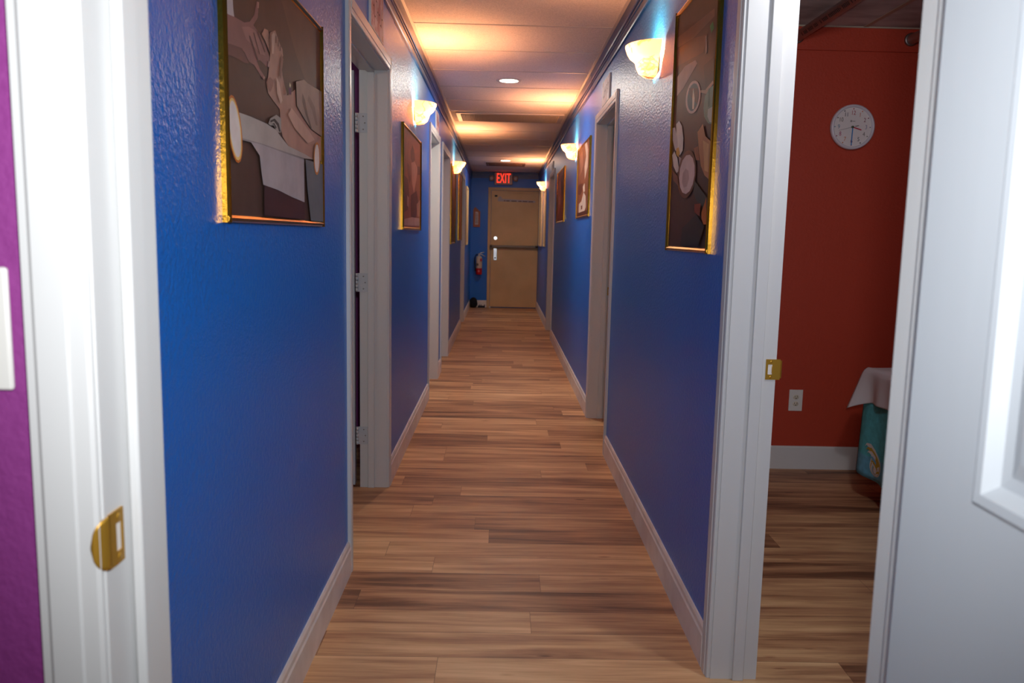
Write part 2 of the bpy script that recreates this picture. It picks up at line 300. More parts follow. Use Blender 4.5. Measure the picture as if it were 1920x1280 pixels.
ART_SPA = [((78,50,42),[(3.138,2.224),(2.518,2.096),(2.455,1.24),(3.055,1.23)]),
 ((112,78,66),[(3.052,1.997),(2.741,1.975),(2.524,1.96),(2.519,1.936),(2.789,1.935),(3.044,1.96)]),
 ((104,62,44),[(3.06,1.956),(2.789,1.935),(2.595,1.902),(2.636,1.857),(3.029,1.893)]),
 ((172,140,128),[(3.019,1.853),(2.892,1.866),(2.743,1.855),(2.712,1.839),(2.792,1.82),(2.908,1.794),(3.011,1.784)]),
 ((58,38,36),[(2.627,1.813),(2.493,1.815),(2.486,1.726),(2.585,1.738)]),
 ((196,150,120),[(2.651,1.743),(2.584,1.732),(2.495,1.745),(2.488,1.735),(2.569,1.718),(2.647,1.735)]),
 ((40,120,60),[(2.567,1.919),(2.533,1.925),(2.514,1.9),(2.545,1.893)]),
 ((150,130,120),[(2.62,1.902),(2.6,1.9),(2.583,1.846),(2.608,1.845)]),
 ((206,176,164),[(2.643,1.718),(2.653,1.703),(2.672,1.692),(2.698,1.685),(2.729,1.683),(2.763,1.686),(2.796,1.694),(2.824,1.707),(2.845,1.723),(2.856,1.741),(2.855,1.758),(2.844,1.773),(2.823,1.784),(2.794,1.791),(2.762,1.792),(2.728,1.787),(2.697,1.778),(2.671,1.765),(2.653,1.75),(2.643,1.734)]),
 ((62,84,92),[(2.665,1.722),(2.673,1.71),(2.688,1.7),(2.709,1.694),(2.734,1.692),(2.76,1.694),(2.785,1.701),(2.807,1.711),(2.823,1.724),(2.831,1.739),(2.83,1.753),(2.821,1.766),(2.805,1.775),(2.782,1.781),(2.757,1.782),(2.731,1.779),(2.707,1.772),(2.687,1.761),(2.672,1.749),(2.665,1.735)]),
 ((92,56,44),[(2.812,1.778),(2.68,1.754),(2.666,1.727),(2.683,1.705),(2.808,1.757)]),
 ((246,220,190),[(2.749,1.767),(2.721,1.73),(2.725,1.695),(2.748,1.699),(2.754,1.735)]),
 ((124,146,122),[(2.593,1.678),(2.58,1.713),(2.529,1.728),(2.48,1.728),(2.455,1.61),(2.524,1.623),(2.576,1.649)]),
 ((190,196,180),[(2.533,1.666),(2.492,1.666),(2.467,1.665),(2.456,1.614),(2.508,1.625),(2.536,1.646)]),
 ((88,112,92),[(2.539,1.727),(2.524,1.727),(2.518,1.673),(2.534,1.672)]),
 ((222,212,202),[(2.988,1.682),(2.942,1.688),(2.891,1.662),(2.859,1.617),(2.859,1.576),(2.904,1.562),(2.947,1.592),(2.978,1.638)]),
 ((196,186,182),[(3.048,1.676),(3.006,1.673),(2.954,1.621),(2.937,1.577),(2.987,1.59),(3.038,1.631)]),
 ((214,206,200),[(3.033,1.576),(3.0,1.587),(2.939,1.557),(2.902,1.511),(2.941,1.504),(3.002,1.534)]),
 ((170,150,150),[(2.92,1.562),(2.832,1.54),(2.865,1.515),(2.907,1.533)]),
 ((214,160,60),[(2.967,1.593),(2.928,1.594),(2.903,1.571),(2.926,1.559),(2.963,1.573)]),
 ((110,66,44),[(2.645,1.476),(2.656,1.453),(2.679,1.433),(2.711,1.419),(2.751,1.41),(2.794,1.409),(2.837,1.416),(2.875,1.43),(2.903,1.451),(2.918,1.476),(2.919,1.502),(2.905,1.526),(2.879,1.547),(2.842,1.561),(2.8,1.567),(2.757,1.566),(2.717,1.557),(2.683,1.542),(2.659,1.522),(2.646,1.499)]),
 ((214,192,186),[(2.661,1.477),(2.68,1.449),(2.72,1.429),(2.774,1.422),(2.829,1.43),(2.873,1.452),(2.893,1.483),(2.885,1.515),(2.85,1.541),(2.799,1.553),(2.743,1.55),(2.696,1.534),(2.667,1.508)]),
 ((186,160,154),[(2.736,1.471),(2.762,1.447),(2.811,1.445),(2.845,1.466),(2.838,1.495),(2.795,1.509),(2.751,1.498)]),
 ((186,130,84),[(2.649,1.612),(2.582,1.629),(2.543,1.587),(2.476,1.564),(2.461,1.447),(2.528,1.467),(2.58,1.499),(2.616,1.545)]),
 ((214,168,112),[(2.571,1.578),(2.493,1.557),(2.485,1.473),(2.531,1.482)]),
 ((150,92,56),[(2.686,1.565),(2.631,1.566),(2.603,1.519),(2.655,1.524)]),
 ((60,66,62),[(2.657,1.46),(2.457,1.388),(2.459,1.352),(2.616,1.394),(2.663,1.422)]),
 ((140,60,36),[(2.64,1.383),(2.555,1.382),(2.562,1.342),(2.635,1.357)]),
 ((200,110,40),[(2.539,1.354),(2.488,1.398),(2.466,1.316),(2.506,1.316),(2.535,1.335)]),
 ((52,48,44),[(2.799,1.307),(2.606,1.35),(2.494,1.31),(2.558,1.251),(2.818,1.248)]),
 ((120,70,46),[(3.013,1.52),(2.911,1.491),(2.89,1.455),(2.987,1.482)])]
ART_COUPLE = [((150,90,68),[(4.514,1.886),(5.466,1.91),(5.435,1.298),(4.515,1.304)]),
 ((108,66,52),[(4.828,1.744),(4.928,1.792),(5.036,1.768),(5.078,1.718),(4.952,1.69),(4.842,1.7)]),
 ((196,140,118),[(4.873,1.683),(5.059,1.706),(5.229,1.679),(5.165,1.605),(5.025,1.514),(4.922,1.562)]),
 ((112,66,50),[(4.525,1.586),(4.721,1.575),(4.77,1.488),(4.694,1.401),(4.533,1.384)]),
 ((118,70,54),[(4.672,1.666),(4.786,1.656),(4.848,1.583),(4.779,1.553),(4.686,1.598)]),
 ((104,60,48),[(4.853,1.492),(5.169,1.535),(5.284,1.47),(5.125,1.366),(4.934,1.321),(4.858,1.387)]),
 ((112,68,54),[(5.193,1.69),(5.407,1.701),(5.388,1.649),(5.231,1.637)]),
 ((186,150,140),[(4.534,1.347),(4.92,1.365),(5.356,1.367),(5.359,1.318),(4.535,1.311)]),
 ((180,126,104),[(5.174,1.451),(5.399,1.489),(5.377,1.378),(5.213,1.375)]),
 ((176,130,116),[(4.669,1.483),(4.748,1.474),(4.739,1.416),(4.66,1.426)])]
ART_SALT = [((130,76,54),[(6.867,1.983),(6.039,1.998),(5.997,1.432),(6.822,1.43)]),
 ((196,160,142),[(6.37,1.992),(6.234,1.997),(6.089,1.914),(6.08,1.787),(6.275,1.706),(6.322,1.807),(6.223,1.88)]),
 ((96,50,38),[(6.775,1.695),(6.426,1.688),(6.406,1.63),(6.624,1.606),(6.77,1.613)]),
 ((206,180,166),[(6.695,1.535),(6.49,1.549),(6.328,1.612),(6.163,1.576),(6.116,1.493),(6.275,1.453),(6.693,1.46)]),
 ((120,70,52),[(6.516,1.514),(6.405,1.517),(6.395,1.488),(6.49,1.484)]),
 ((90,48,38),[(6.817,1.464),(6.009,1.469),(5.998,1.435),(6.806,1.433)]),
 ((160,100,76),[(6.736,1.93),(6.512,1.944),(6.4,1.827),(6.599,1.757)]),
 ((206,178,160),[(6.401,1.658),(6.266,1.678),(6.224,1.614),(6.343,1.613)])]
ART_DARK = [((112,58,38),[(9.724,1.981),(8.38,1.995),(8.341,1.43),(9.29,1.425)]),
 ((150,84,56),[(9.34,1.83),(8.996,1.89),(8.59,1.73),(8.87,1.587),(9.121,1.494)]),
 ((80,40,30),[(8.924,1.885),(8.547,1.944),(8.484,1.724),(8.674,1.676)]),
 ((172,112,84),[(9.133,1.697),(8.92,1.707),(8.844,1.625),(9.034,1.603)])]

# ------------------------------------------------------------------ room shell
WL, WR, TH = -.553, .633, .124          # corridor wall faces and wall thickness
YE = 14.168                             # end wall
def ceil_z(y): return 2.44 if y < 8 else 2.44 - .09*(y-8)/(YE-8)
DOORS_L = [(2.945, 3.93), (6.165, 7.0), (7.42, 8.345), (10.98, 11.72)]
DOORS_R = [(1.22, 2.20), (4.645, 5.575), (9.95, 10.88)]
HEAD = 2.03
def long_wall(name, x0, x1, doors, y0, y1, z1=2.46):
    m = MB(); y = y0
    inward = 0 if x0 < 0 else 1
    for a, b in doors:
        m.box(x0, x1, y, a, 0, z1); m.box(x0, x1, a, b, HEAD, z1); y = b
    m.box(x0, x1, y, y1, 0, z1)
    # room-side faces take the room colour
    xr = x0 if x0 < 0 else x1
    o = m.build(name, [M_BLUE, M_PURPLE if x0 < 0 else M_RED])
    for p in o.data.polygons:
        if abs(p.center.x - xr) < 1e-4: p.material_index = 1
    return struct(o)
long_wall('wall_left', WL-TH, WL, DOORS_L, .835, YE)
long_wall('wall_right', WR, WR+TH, DOORS_R, .835, YE)
m = MB(); m.box(WL-TH, WR+TH, YE, YE+.12, 0, 2.46); struct(m.build('wall_end', M_BLUE))
# wall with the doorway the picture is taken through
m = MB(); m.box(-2.2, -.36, .712, .835, 0, 2.46); m.box(.422, 1.9, .712, .835, 0, 2.46); m.box(-.36, .422, .712, .835, 2.03, 2.46)
o = struct(m.build('wall_front', [M_PURPLE, M_BLUE]))
for p in o.data.polygons:
    if p.center.y > .83: p.material_index = 1
m = MB(); m.box(-2.3, -2.2, -2.0, .835, 0, 2.46); struct(m.build('wall_reception_left', M_PURPLE))
m = MB(); m.box(1.9, 2.0, -2.0, .835, 0, 2.46); struct(m.build('wall_reception_right', M_PURPLE))
m = MB(); m.box(-2.3, 2.0, -2.1, -2.0, 0, 2.46); struct(m.build('wall_reception_back', M_PURPLE))
m = MB(); m.box(-2.9, 3.9, -2.1, YE+.12, -.06, 0); struct(m.build('floor', M_FLOOR))
# ceilings
m = MB(); m.box(-2.3, 2.0, -2.1, .835, 2.44, 2.5)
m.box(-2.9, 0, .835, YE+.12, 2.46, 2.52); m.box(0, WR+TH, .835, YE+.12, 2.46, 2.52); m.box(WR+TH, 3.9, 4.42, YE+.12, 2.46, 2.52)
struct(m.build('ceiling_rooms', M_CEIL))
m = MB(); m.prism([(.835, 2.44), (8, 2.44), (YE, 2.35), (YE, 2.358), (8, 2.448), (.835, 2.448)], WL, WR, 'X')
struct(m.build('ceiling', M_CEIL))
# ceiling grid: cross bars and wall angles
m = MB()
ys = [4.72 + .643*k for k in range(-6, 15)]
for y in ys:
    z = ceil_z(y); m.box(WL+.018, WR-.018, y-.009, y+.009, z-.0028, z+.001)
for x0, x1 in ((WL+.016, WL+.034), (WR-.034, WR-.016)):
    m.prism([(.835, 2.4362), (8, 2.4362), (YE, 2.3462), (YE, 2.351), (8, 2.441), (.835, 2.441)], x0, x1, 'X')
struct(m.build('trim_ceiling_grid', M_TBAR))
# blue crown board with ribs, both sides and end
def crown(name, sd, y0, y1):
    X = WL if sd < 0 else WR; s = 1 if sd < 0 else -1
    m = MB()
    prof = [(0, -.135), (.010, -.135), (.013, -.128), (.013, -.106), (.009, -.102), (.009, -.092), (.014, -.088), (.014, -.080), (.008, -.076), (.008, -.068), (.015, -.064), (.018, -.056), (.018, 0), (0, 0)]
    n = len(prof); rings = []
    for y in sorted({y0, max(y0, min(8, y1)), y1}):
        rings.append([m.bm.verts.new((X + s*a, y, ceil_z(y) + b)) for a, b in prof])
    for A, B in zip(rings, rings[1:]):
        for k in range(n): m.bm.faces.new((A[k], A[(k+1) % n], B[(k+1) % n], B[k]))
    m.bm.faces.new(rings[0][::-1]); m.bm.faces.new(rings[-1])
    return struct(m.build(name, M_BLUE_TRIM))
crown('trim_crown_left', -1, .835, YE)
crown('trim_crown_right', 1, 5.93, YE)
crown('trim_crown_right_front', 1, .835, 5.922)
m = MB(); m.box(WL+.02, WR-.02, YE-.016, YE, 2.24, 2.349); m.box(WL+.02, WR-.02, YE-.026, YE, 2.30, 2.318); struct(m.build('trim_crown_end', M_BLUE_TRIM))

# baseboards
def base_seg(m, sd, y0, y1, X=None, h=.125):
    X = (WL if sd < 0 else WR) if X is None else X; s = 1 if sd < 0 else -1
    m.prism([(X, 0), (X+s*.0135, 0), (X+s*.0135, h-.028), (X+s*.010, h-.022), (X+s*.009, h-.008), (X+s*.005, h), (X, h)], y0, y1, 'Y')
CW = .057
m = MB(); y = .835
for a, b in DOORS_L: base_seg(m, -1, y, a-CW); y = b+CW
base_seg(m, -1, y, YE); struct(m.build('baseboard_left', M_BASE))
m = MB(); y = None
for a, b in DOORS_R:
    if y: base_seg(m, 1, y, a-CW)
    y = b+CW
base_seg(m, 1, y, YE); struct(m.build('baseboard_right', M_BASE))
m = MB(); m.prism([(YE, 0), (YE-.0135, 0), (YE-.0135, .097), (YE-.010, .103), (YE-.008, .12), (YE, .125)], WL+.0135, -.252, 'X'); struct(m.build('baseboard_end', M_BASE))

# door frames: jamb lining with stop + casing on the corridor face
def casing_prof(d, w=CW):   # (distance across casing from opening edge, protrusion)
    return [(0, 0), (0, .009), (.004, .011), (.018, .0115), (.020, .0135), (.046, .0145), (.050, .012), (w, .012), (w, 0)]
def door_frame(name, sd, a, b, strike=None):
    X = WL if sd < 0 else WR; s = 1 if sd < 0 else -1
    XR = X - s*(TH+.010); Xf = X + s*.0
    m = MB()
    lt = .0
    # lining boards (proud of the wall opening)
    t = .006
    m.box(min(Xf, XR), max(Xf, XR), a-.0005, a+t, 0, HEAD); m.box(min(Xf, XR), max(Xf, XR), b-t, b+.0005, 0, HEAD); m.box(min(Xf, XR), max(Xf, XR), a, b, HEAD-t, HEAD+.0005)
    # stops
    s0, s1 = X - s*.062, X - s*.094
    lo, hi = min(s0, s1), max(s0, s1)
    m.box(lo, hi, a+t, a+t+.011, 0, HEAD-t, bev=.002); m.box(lo, hi, b-t-.011, b-t, 0, HEAD-t, bev=.002); m.box(lo, hi, a+t, b-t, HEAD-t-.011, HEAD-t, bev=.002)
    # casing on corridor side
    for yy, dr in ((a+.001, -1), (b-.001, 1)):
        m.prism([(X+s*q, yy+dr*p) for p, q in casing_prof(0)], 0, HEAD+CW-.001, 'Z')
    m.prism([(X+s*q, HEAD-.001+p) for p, q in casing_prof(0)], a-.0, b+.0, 'Y')
    return struct(m.build(name, M_WHITE))
FR = {}
k = 1
for a, b in DOORS_L: FR['L', k] = door_frame('trim_%d' % k, -1, a, b); k += 1
for a, b in DOORS_R: FR['R', k] = door_frame('trim_%d' % k, 1, a, b); k += 1
# front doorway frame (perpendicular to the corridor)
m = MB(); t = .0
XL0, XR0 = -.36, .422
m.box(XL0-.0005, XL0+.004, .708, .84, 0, HEAD); m.box(XR0-.004, XR0+.0005, .708, .84, 0, HEAD); m.box(XL0, XR0, .708, .84, HEAD-.004, HEAD+.0005)
m.box(XL0+.004, XL0+.015, .757, .79, 0, HEAD-.004, bev=.003); m.box(XR0-.015, XR0-.004, .757, .79, 0, HEAD-.004, bev=.003); m.box(XL0, XR0, .757, .79, HEAD-.015, HEAD-.004, bev=.003)
for xx, dr in ((XL0+.002, -1), (XR0-.002, 1)):
    m.prism([(xx+dr*p*.97, .712-q) for p, q in casing_prof(0)], 0, HEAD+CW, 'Z')
m.prism([(.712-q, HEAD+p) for p, q in casing_prof(0)], XL0, XR0, 'X')
# corridor-side casing
for xx, dr in ((XL0+.002, -1), (XR0-.002, 1)):
    m.prism([(xx+dr*p*.97, .835+q*.6) for p, q in casing_prof(0)], 0, HEAD+CW, 'Z')
front_frame = struct(m.build('trim_8', M_WHITE))

def strike_plate(parent, P, W_, lip_dir, face, label):
    """P corner-centre; W_ width; built as plate with a latch hole showing white wood, two screws and a curved lip"""
    x, y, z = P; h = .057
    m = MB()
    if face == '-Y':      # plate in XZ plane facing -Y, lip towards +X
        x0, x1 = x-.030, x+.010
        yf = y-.0016
        m.box(x0, x0+.006, yf, y, z-h/2, z+h/2); m.box(x0+.018, x1, yf, y, z-h/2, z+h/2); m.box(x0+.006, x0+.018, yf, y, z+.014, z+h/2); m.box(x0+.006, x0+.018, yf, y, z-h/2, z-.014)
        m.prism([(x1, yf), (x1+.004, yf+.0015), (x1+.0065, yf+.006), (x1+.005, yf+.006), (x1+.003, yf+.003), (x1, y)], z-h/2+.004, z+h/2-.004, 'Z')
        p = m.build('strike_plate', M_BRASS, parent, label)
        s = MB()
        for dz in (-.0215, .0215): s.lathe([(0, -.0012), (.003, -.001), (.0036, 0)], (x0+.014, yf, z+dz), 'Y', 12)
        s.build('screws', M_BRASS, p)
        w = MB(); w.box(x0+.006, x0+.018, y-.0008, y, z-.014, z+.014); w.build('latch_hole', M_PAPER, p)
        c = MB(); c.box(x0+.0165, x0+.0195, yf-.002, yf, z-.010, z+.010, bev=.0006); c.build('adjusting_tongue', M_BRASS, p)
    else:                 # plate facing +X on left jamb, lip curves round towards the camera
        h = .051; y0, y1 = y-.008, y+.018
        xf = x+.0016; 
        m.box(x, xf, y1-.004, y1, z-h/2, z+h/2); m.box(x, xf, y0, y1-.0145, z-h/2, z+h/2); m.box(x, xf, y1-.0145, y1-.004, z+.014, z+h/2); m.box(x, xf, y1-.0145, y1-.004, z-h/2, z-.014)
        # D-shaped lip
        n = 12; ring = []
        for q in range(9):
            w_ = q/8; dx, dy = -.011*w_**1.5, -.014*math.sin(w_*PI/2)
            hh = h/2*max(.06, math.sqrt(max(0, 1-w_**2.2)))
            ring.append([m.bm.verts.new((xf+dx, y0+dy, z+hh*(1-2*j/n))) for j in range(n+1)])
        for A, B in zip(ring, ring[1:]):
            for j in range(n):
                f = m.bm.faces.new((A[j], A[j+1], B[j+1], B[j])); f.smooth = True
        p = m.build('strike_plate', M_BRASS, parent, label, solid=.0012)
        s = MB()
        for dz in (-.0215, .0215): s.lathe([(0, .0012), (.003, .001), (.0036, 0)], (xf, y1-.010, z+dz*.9), 'X', 12)
        s.build('screws', M_BRASS, p)
        w = MB(); w.box(x, x+.0008, y1-.0145, y1-.004, z-.014, z+.014); w.build('latch_hole', M_PAPER, p)
    return p
strike_plate(front_frame, (XL0+.0042, .722, .982), .04, None, '+X', 'brass strike plate with curved lip')
strike_plate(FR['R', 5], (.768, 2.20-.0062, .917), .04, None, '-Y', 'brass strike plate')
strike_plate(FR['R', 6], (.768, 5.575-.0062, .90), .04, None, '-Y', 'brass strike plate')

# hinges on the far jamb of the first doorway on the left
def hinge(parent, x, y, z):
    m = MB(); m.box(x-.006, x+.040, y-.0022, y, z-.045, z+.045); h = m.build('hinge', M_DOORWHITE, parent)
    m = MB()
    for q in range(5): m.tube((x-.011, y-.006, z-.045+q*.018+.0008), (x-.011, y-.006, z-.045+(q+1)*.018-.0008), .0062, n=12)
    m.build('knuckle', M_DOORWHITE, h)
    m = MB()
    for dz in (-.03, .0, .03): m.lathe([(0, -.0015), (.003, -.001), (.0035, 0)], (x+.020+(.008 if dz == 0 else 0), y-.0022, z+dz), 'Y', 10)
    m.build('screws', M_STEEL, h)
for z in (1.782, 1.027, .266): hinge(FR['L', 1], -.688, 3.9238, z)

# ------------------------------------------------------------------ door leaves
def panel_door(name, org, ux, w, mat_, panels, thick=.035, front=True):
    """six-panel door; org = hinge foot, ux = direction along the door; panels recessed mouldings on both faces"""
    o = empty(name, org); struct(o)
    ux = Vector(ux); un = Vector((-ux.y, ux.x, 0)); org = Vector(org)
    def P(a, b, z): return org + ux*a + un*b + Vector((0, 0, z))
    m = MB(); H0, H1 = .012, 2.022
    us = sorted({0, w} | {p[0] for p in panels} | {p[1] for p in panels}); zs = sorted({H0, H1} | {p[2] for p in panels} | {p[3] for p in panels})
    for side in (0, 1):
        b = 0 if side == 0 else thick; dn = 1 if side == 0 else -1
        for a0, a1 in zip(us, us[1:]):
            for z0, z1 in zip(zs, zs[1:]):
                if (a0, a1, z0, z1) in [tuple(p) for p in panels]: continue
                m.face([P(a0, b, z0), P(a1, b, z0), P(a1, b, z1), P(a0, b, z1)])
        for p in panels:
            a0, a1, z0, z1 = p
            steps = [(0, 0), (.004, -.0035), (.012, -.003), (.022, .006), (.032, .0075), (.046, .003), (.055, .002)]
            prev = None
            for q, (ins, dep) in enumerate(steps):
                r = [P(a0+ins, b+dn*dep, z0+ins), P(a1-ins, b+dn*dep, z0+ins), P(a1-ins, b+dn*dep, z1-ins), P(a0+ins, b+dn*dep, z1-ins)]
                if prev:
                    for e in range(4): m.face([prev[e], prev[(e+1) % 4], r[(e+1) % 4], r[e]])
                prev = r
            m.face(prev)
    for q in ([P(0,0,H0),P(w,0,H0),P(w,thick,H0),P(0,thick,H0)], [P(0,0,H1),P(w,0,H1),P(w,thick,H1),P(0,thick,H1)], [P(0,0,H0),P(0,thick,H0),P(0,thick,H1),P(0,0,H1)], [P(w,0,H0),P(w,thick,H0),P(w,thick,H1),P(w,0,H1)]):
        m.face(q)
    m.build('door_leaf', mat_, o)
    for side in (0, 1):
        m = MB(); b = 0 if side == 0 else thick; dn = -1 if side == 0 else 1
        c = P(w-.065, b, .95); d = un*dn
        m.tube(c, c+d*.006, .033, n=24); m.tube(c+d*.006, c+d*.03, .012, n=16); m.tube(c+d*.03, c+d*.045, .018, r1=.027, n=24); m.tube(c+d*.045, c+d*.062, .027, r1=.016, n=24)
        m.build('door_knob', M_BRASS, o)
    return o
PW = lambda w: [(.1105, w/2-.05, .22, .913), (w/2+.05, w-.105, .22, .913), (.1105, w/2-.05, 1.065, 1.62), (w/2+.05, w-.105, 1.065, 1.62), (.1105, w/2-.05, 1.72, 1.92), (w/2+.05, w-.105, 1.72, 1.92)]
d = panel_door('door_1', (.381, .7265, 0), (0, -1, 0), .765, M_DOORWHITE, PW(.765)); d['label'] = 'white six-panel door swung open towards the reception room'
panel_door('door_2', (-.712, 3.958, 0), (-1, 0, 0), .90, M_DOORWHITE, PW(.90))
panel_door('door_3', (WL-TH, 6.985, 0), (0, -1, 0), .805, M_DOORWHITE, PW(.805))
panel_door('door_4', (WL-TH, 8.33, 0), (0, -1, 0), .895, M_DOORWHITE, PW(.895))
panel_door('door_5', (WL-TH, 11.705, 0), (0, -1, 0), .71, M_DOORWHITE, PW(.71))
panel_door('door_6', (.80, 4.70, 0), (1, 0, 0), .88, M_DOORWHITE, PW(.88))
panel_door('door_7', (WR+TH-.03, 10.865, 0), (0, -1, 0), .90, M_DOORWHITE, PW(.90))

# rooms behind the side doorways
m = MB(); m.box(-2.9, -2.8, .835, YE, 0, 2.46); struct(m.build('wall_far_left', M_PURPLE))
for q, y in enumerate((5.1, 7.2, 9.6, 12.6)):
    m = MB(); m.box(-2.8, WL-TH, y-.05, y+.05, 0, 2.46); struct(m.build('wall_partition_%d' % (q+1), M_PURPLE))
m = MB(); m.box(3.8, 3.9, .835, YE, 0, 2.46); struct(m.build('wall_far_right', M_RED))
m = MB(); m.box(WR+TH, 3.8, 4.395, 4.495, 0, 2.46); red_wall = struct(m.build('wall_red_room', M_RED))
m = MB(); m.box(WR+TH, 3.8, 8.4, 8.5, 0, 2.46); struct(m.build('wall_partition_5', M_PURPLE))
m = MB(); m.box(1.9, 3.8, .735, .835, 0, 2.46); struct(m.build('wall_red_room_front', M_RED))
m = MB(); m.box(WR+TH, 3.8, .84, 4.395, 2.395, 2.46); struct(m.build('ceiling_red_room', M_REDCEIL))
m = MB(); m.box(WR+TH, 3.8, 4.383, 4.395, 2.272, 2.3949, bev=.003); struct(m.build('trim_red_room_board', M_RED))
m = MB(); m.prism([(4.395, 0), (4.383, 0), (4.383, .123), (4.387, .131), (4.395, .131)], WR+TH, 3.8, 'X'); struct(m.build('baseboard_red_room', mat('white_flat_baseboard', (214, 214, 212), .45)))
m = MB()
for x in (1.27, 1.885, 2.5, 3.1): m.box(x-.012, x+.012, .84, 4.38, 2.3915, 2.3951)
m.box(WR+TH, 3.8, 4.376, 4.383, 2.388, 2.3951)
struct(m.build('trim_red_room_ceiling_grid', mat('beige_ceiling_grid', (176, 160, 140), .5)))

# ------------------------------------------------------------------ red room contents
for x, lab in ((1.530, 'grey pipe bar under the ceiling with faint printing along it'), (2.13, 'grey pipe bar in shadow under the ceiling beside the doorway edge')):
    t = empty('ceiling_bar', (x, 1.0, 2.335), lab, 'bar', 'pair of overhead bars above the massage table')
    m = MB(); m.tube((x, .86, 2.335), (x, 4.382, 2.335), .026, n=28); m.build('pipe', M_PVC, t)
    for y in (1.4, 2.6):
        m = MB(); m.box(x-.006, x+.006, y-.01, y+.01, 2.358, 2.3915); m.build('hanger', M_STEEL, t)
    m = MB(); m.lathe([(.034, -.012), (.034, 0)], (x, 4.383, 2.335), 'Y', 24); m.lathe([(.026, -.012), (.034, -.012)], (x, 4.383, 2.335), 'Y', 24); m.build('wall_flange', M_STEEL, t)
    if x < 2:
        R = Matrix(((0, -.94, -.34), (1, 0, 0), (0, .34, -.94)))
        R = Matrix(((0, .55, -.84), (-1, 0, 0), (0, .84, .55)))
        Mt = Matrix.Translation((x-.0265*.84, 4.02, 2.335-.0005)) 
        R = Matrix(((0, 0, -1), (-1, 0, 0), (0, 1, 0))); Rt = Matrix.Rotation(math.radians(-38), 4, 'Y')
        off = Rt @ Vector((-.0262, 0, 0))
        MK = Matrix.Translation((x+off.x, 0, 2.335+off.z)) @ Rt; rnd = random.Random(2); y = 4.26; pm_ = MB()
        while y > 3.0:
            h_ = .004 if rnd.random() < .3 else .009
            if rnd.random() > .22:
                vs = [MK @ Vector((-.0002, yy, zz)) for yy, zz in ((y, -h_), (y-.008, -h_), (y-.008, h_), (y, h_))]; pm_.face(vs)
            y -= .015
        o = pm_.build('printing', M_INK, t, 'grey printed markings'); o['kind'] = 'stuff'

# wall clock, facing the door
CX, CY, CZ, CRD = 1.853, 4.395, 1.880, .1175
ck = empty('wall_clock', (CX, CY, CZ), 'round white wall clock with coloured numerals on the rust red wall', 'clock')
m = MB(); m.lathe([(.001, -.004), (CRD-.012, -.004), (CRD-.003, -.006), (CRD, -.016), (CRD-.001, -.030), (CRD-.008, -.036), (CRD-.014, -.034), (CRD-.016, -.022)], (CX, CY, CZ), 'Y', 64)
m.build('clock_case', mat('silver_white_clock_rim', (212, 208, 216), .25), ck)
m = MB(); m.lathe([(0, -.0225), (CRD-.0155, -.0225)], (CX, CY, CZ), 'Y', 64); m.build('clock_face', mat('clock_face_white', (222, 216, 214), .6), ck)
NC = {12: (170, 40, 60), 1: (206, 104, 50), 2: (130, 40, 70), 3: (130, 130, 160), 4: (110, 112, 104), 5: (50, 50, 66), 6: (176, 50, 50), 7: (200, 120, 60), 8: (170, 60, 100), 9: (90, 130, 160), 10: (96, 92, 84), 11: (70, 66, 72)}
nm = empty('numerals', (CX, CY, CZ)); nm.parent = ck; nm.matrix_parent_inverse = ck.matrix_world.inverted()
for h, c in NC.items():
    a = math.radians(90-30*h); mm = mat('clock_numeral_ink', c, .6)
    text_mesh(str(h), .031, facing(CX+.073*math.cos(a), CY-.0227, CZ+.073*math.sin(a), '-Y'), 'numeral', mm, nm, .0002, sx=.8)
    q = MB(); q.lathe([(0, -.0232), (.0032, -.0232), (.0032, -.0225)], (CX+.0945*math.cos(a), CY, CZ+.0945*math.sin(a)), 'Y', 12); q.build('hour_dot', mm, nm)
def hand(name, deg, l, w, back, c, y, lab):
    a = math.radians(90-deg); ux = Vector((math.cos(a), 0, math.sin(a))); un = Vector((-ux.z, 0, ux.x)); o = Vector((CX, CY-y, CZ))
    m = MB(); A = [o-ux*back-un*w/2, o+ux*l-un*w/2, o+ux*l+un*w/2, o-ux*back+un*w/2]; d = Vector((0, -.0008, 0))
    m.face(A); m.face([p+d for p in A])
    for k in range(4): m.face([A[k], A[(k+1) % 4], A[(k+1) % 4]+d, A[k]+d])
    return m.build(name, mat(name+'_paint', c, .5), ck, lab)
hand('hour_hand', 107, .050, .0055, .006, (190, 24, 60), .0245, 'red hour hand')
hand('minute_hand', 181, .096, .0050, .006, (20, 120, 186), .0262, 'blue minute hand')
hand('second_hand', 255, .076, .0012, 0, (110, 106, 96), .028, 'thin dark second hand')
hand('second_hand_tail', 75, .032, .0028, -.012, (60, 66, 56), .028, None)
m = MB(); m.lathe([(0, -.030), (.006, -.029), (.007, -.0225)], (CX, CY, CZ), 'Y', 20); m.build('hub', mat('dark_green_hub', (70, 84, 60), .5), ck)
m = MB(); m.box(CX-.013, CX-.006, CY-.0232, CY-.0225, CZ+.026, CZ+.036); m.box(CX-.004, CX+.012, CY-.0231, CY-.0225, CZ+.029, CZ+.032); m.build('dial_mark', mat('dial_mark_ink', (130, 128, 126), .6), ck)

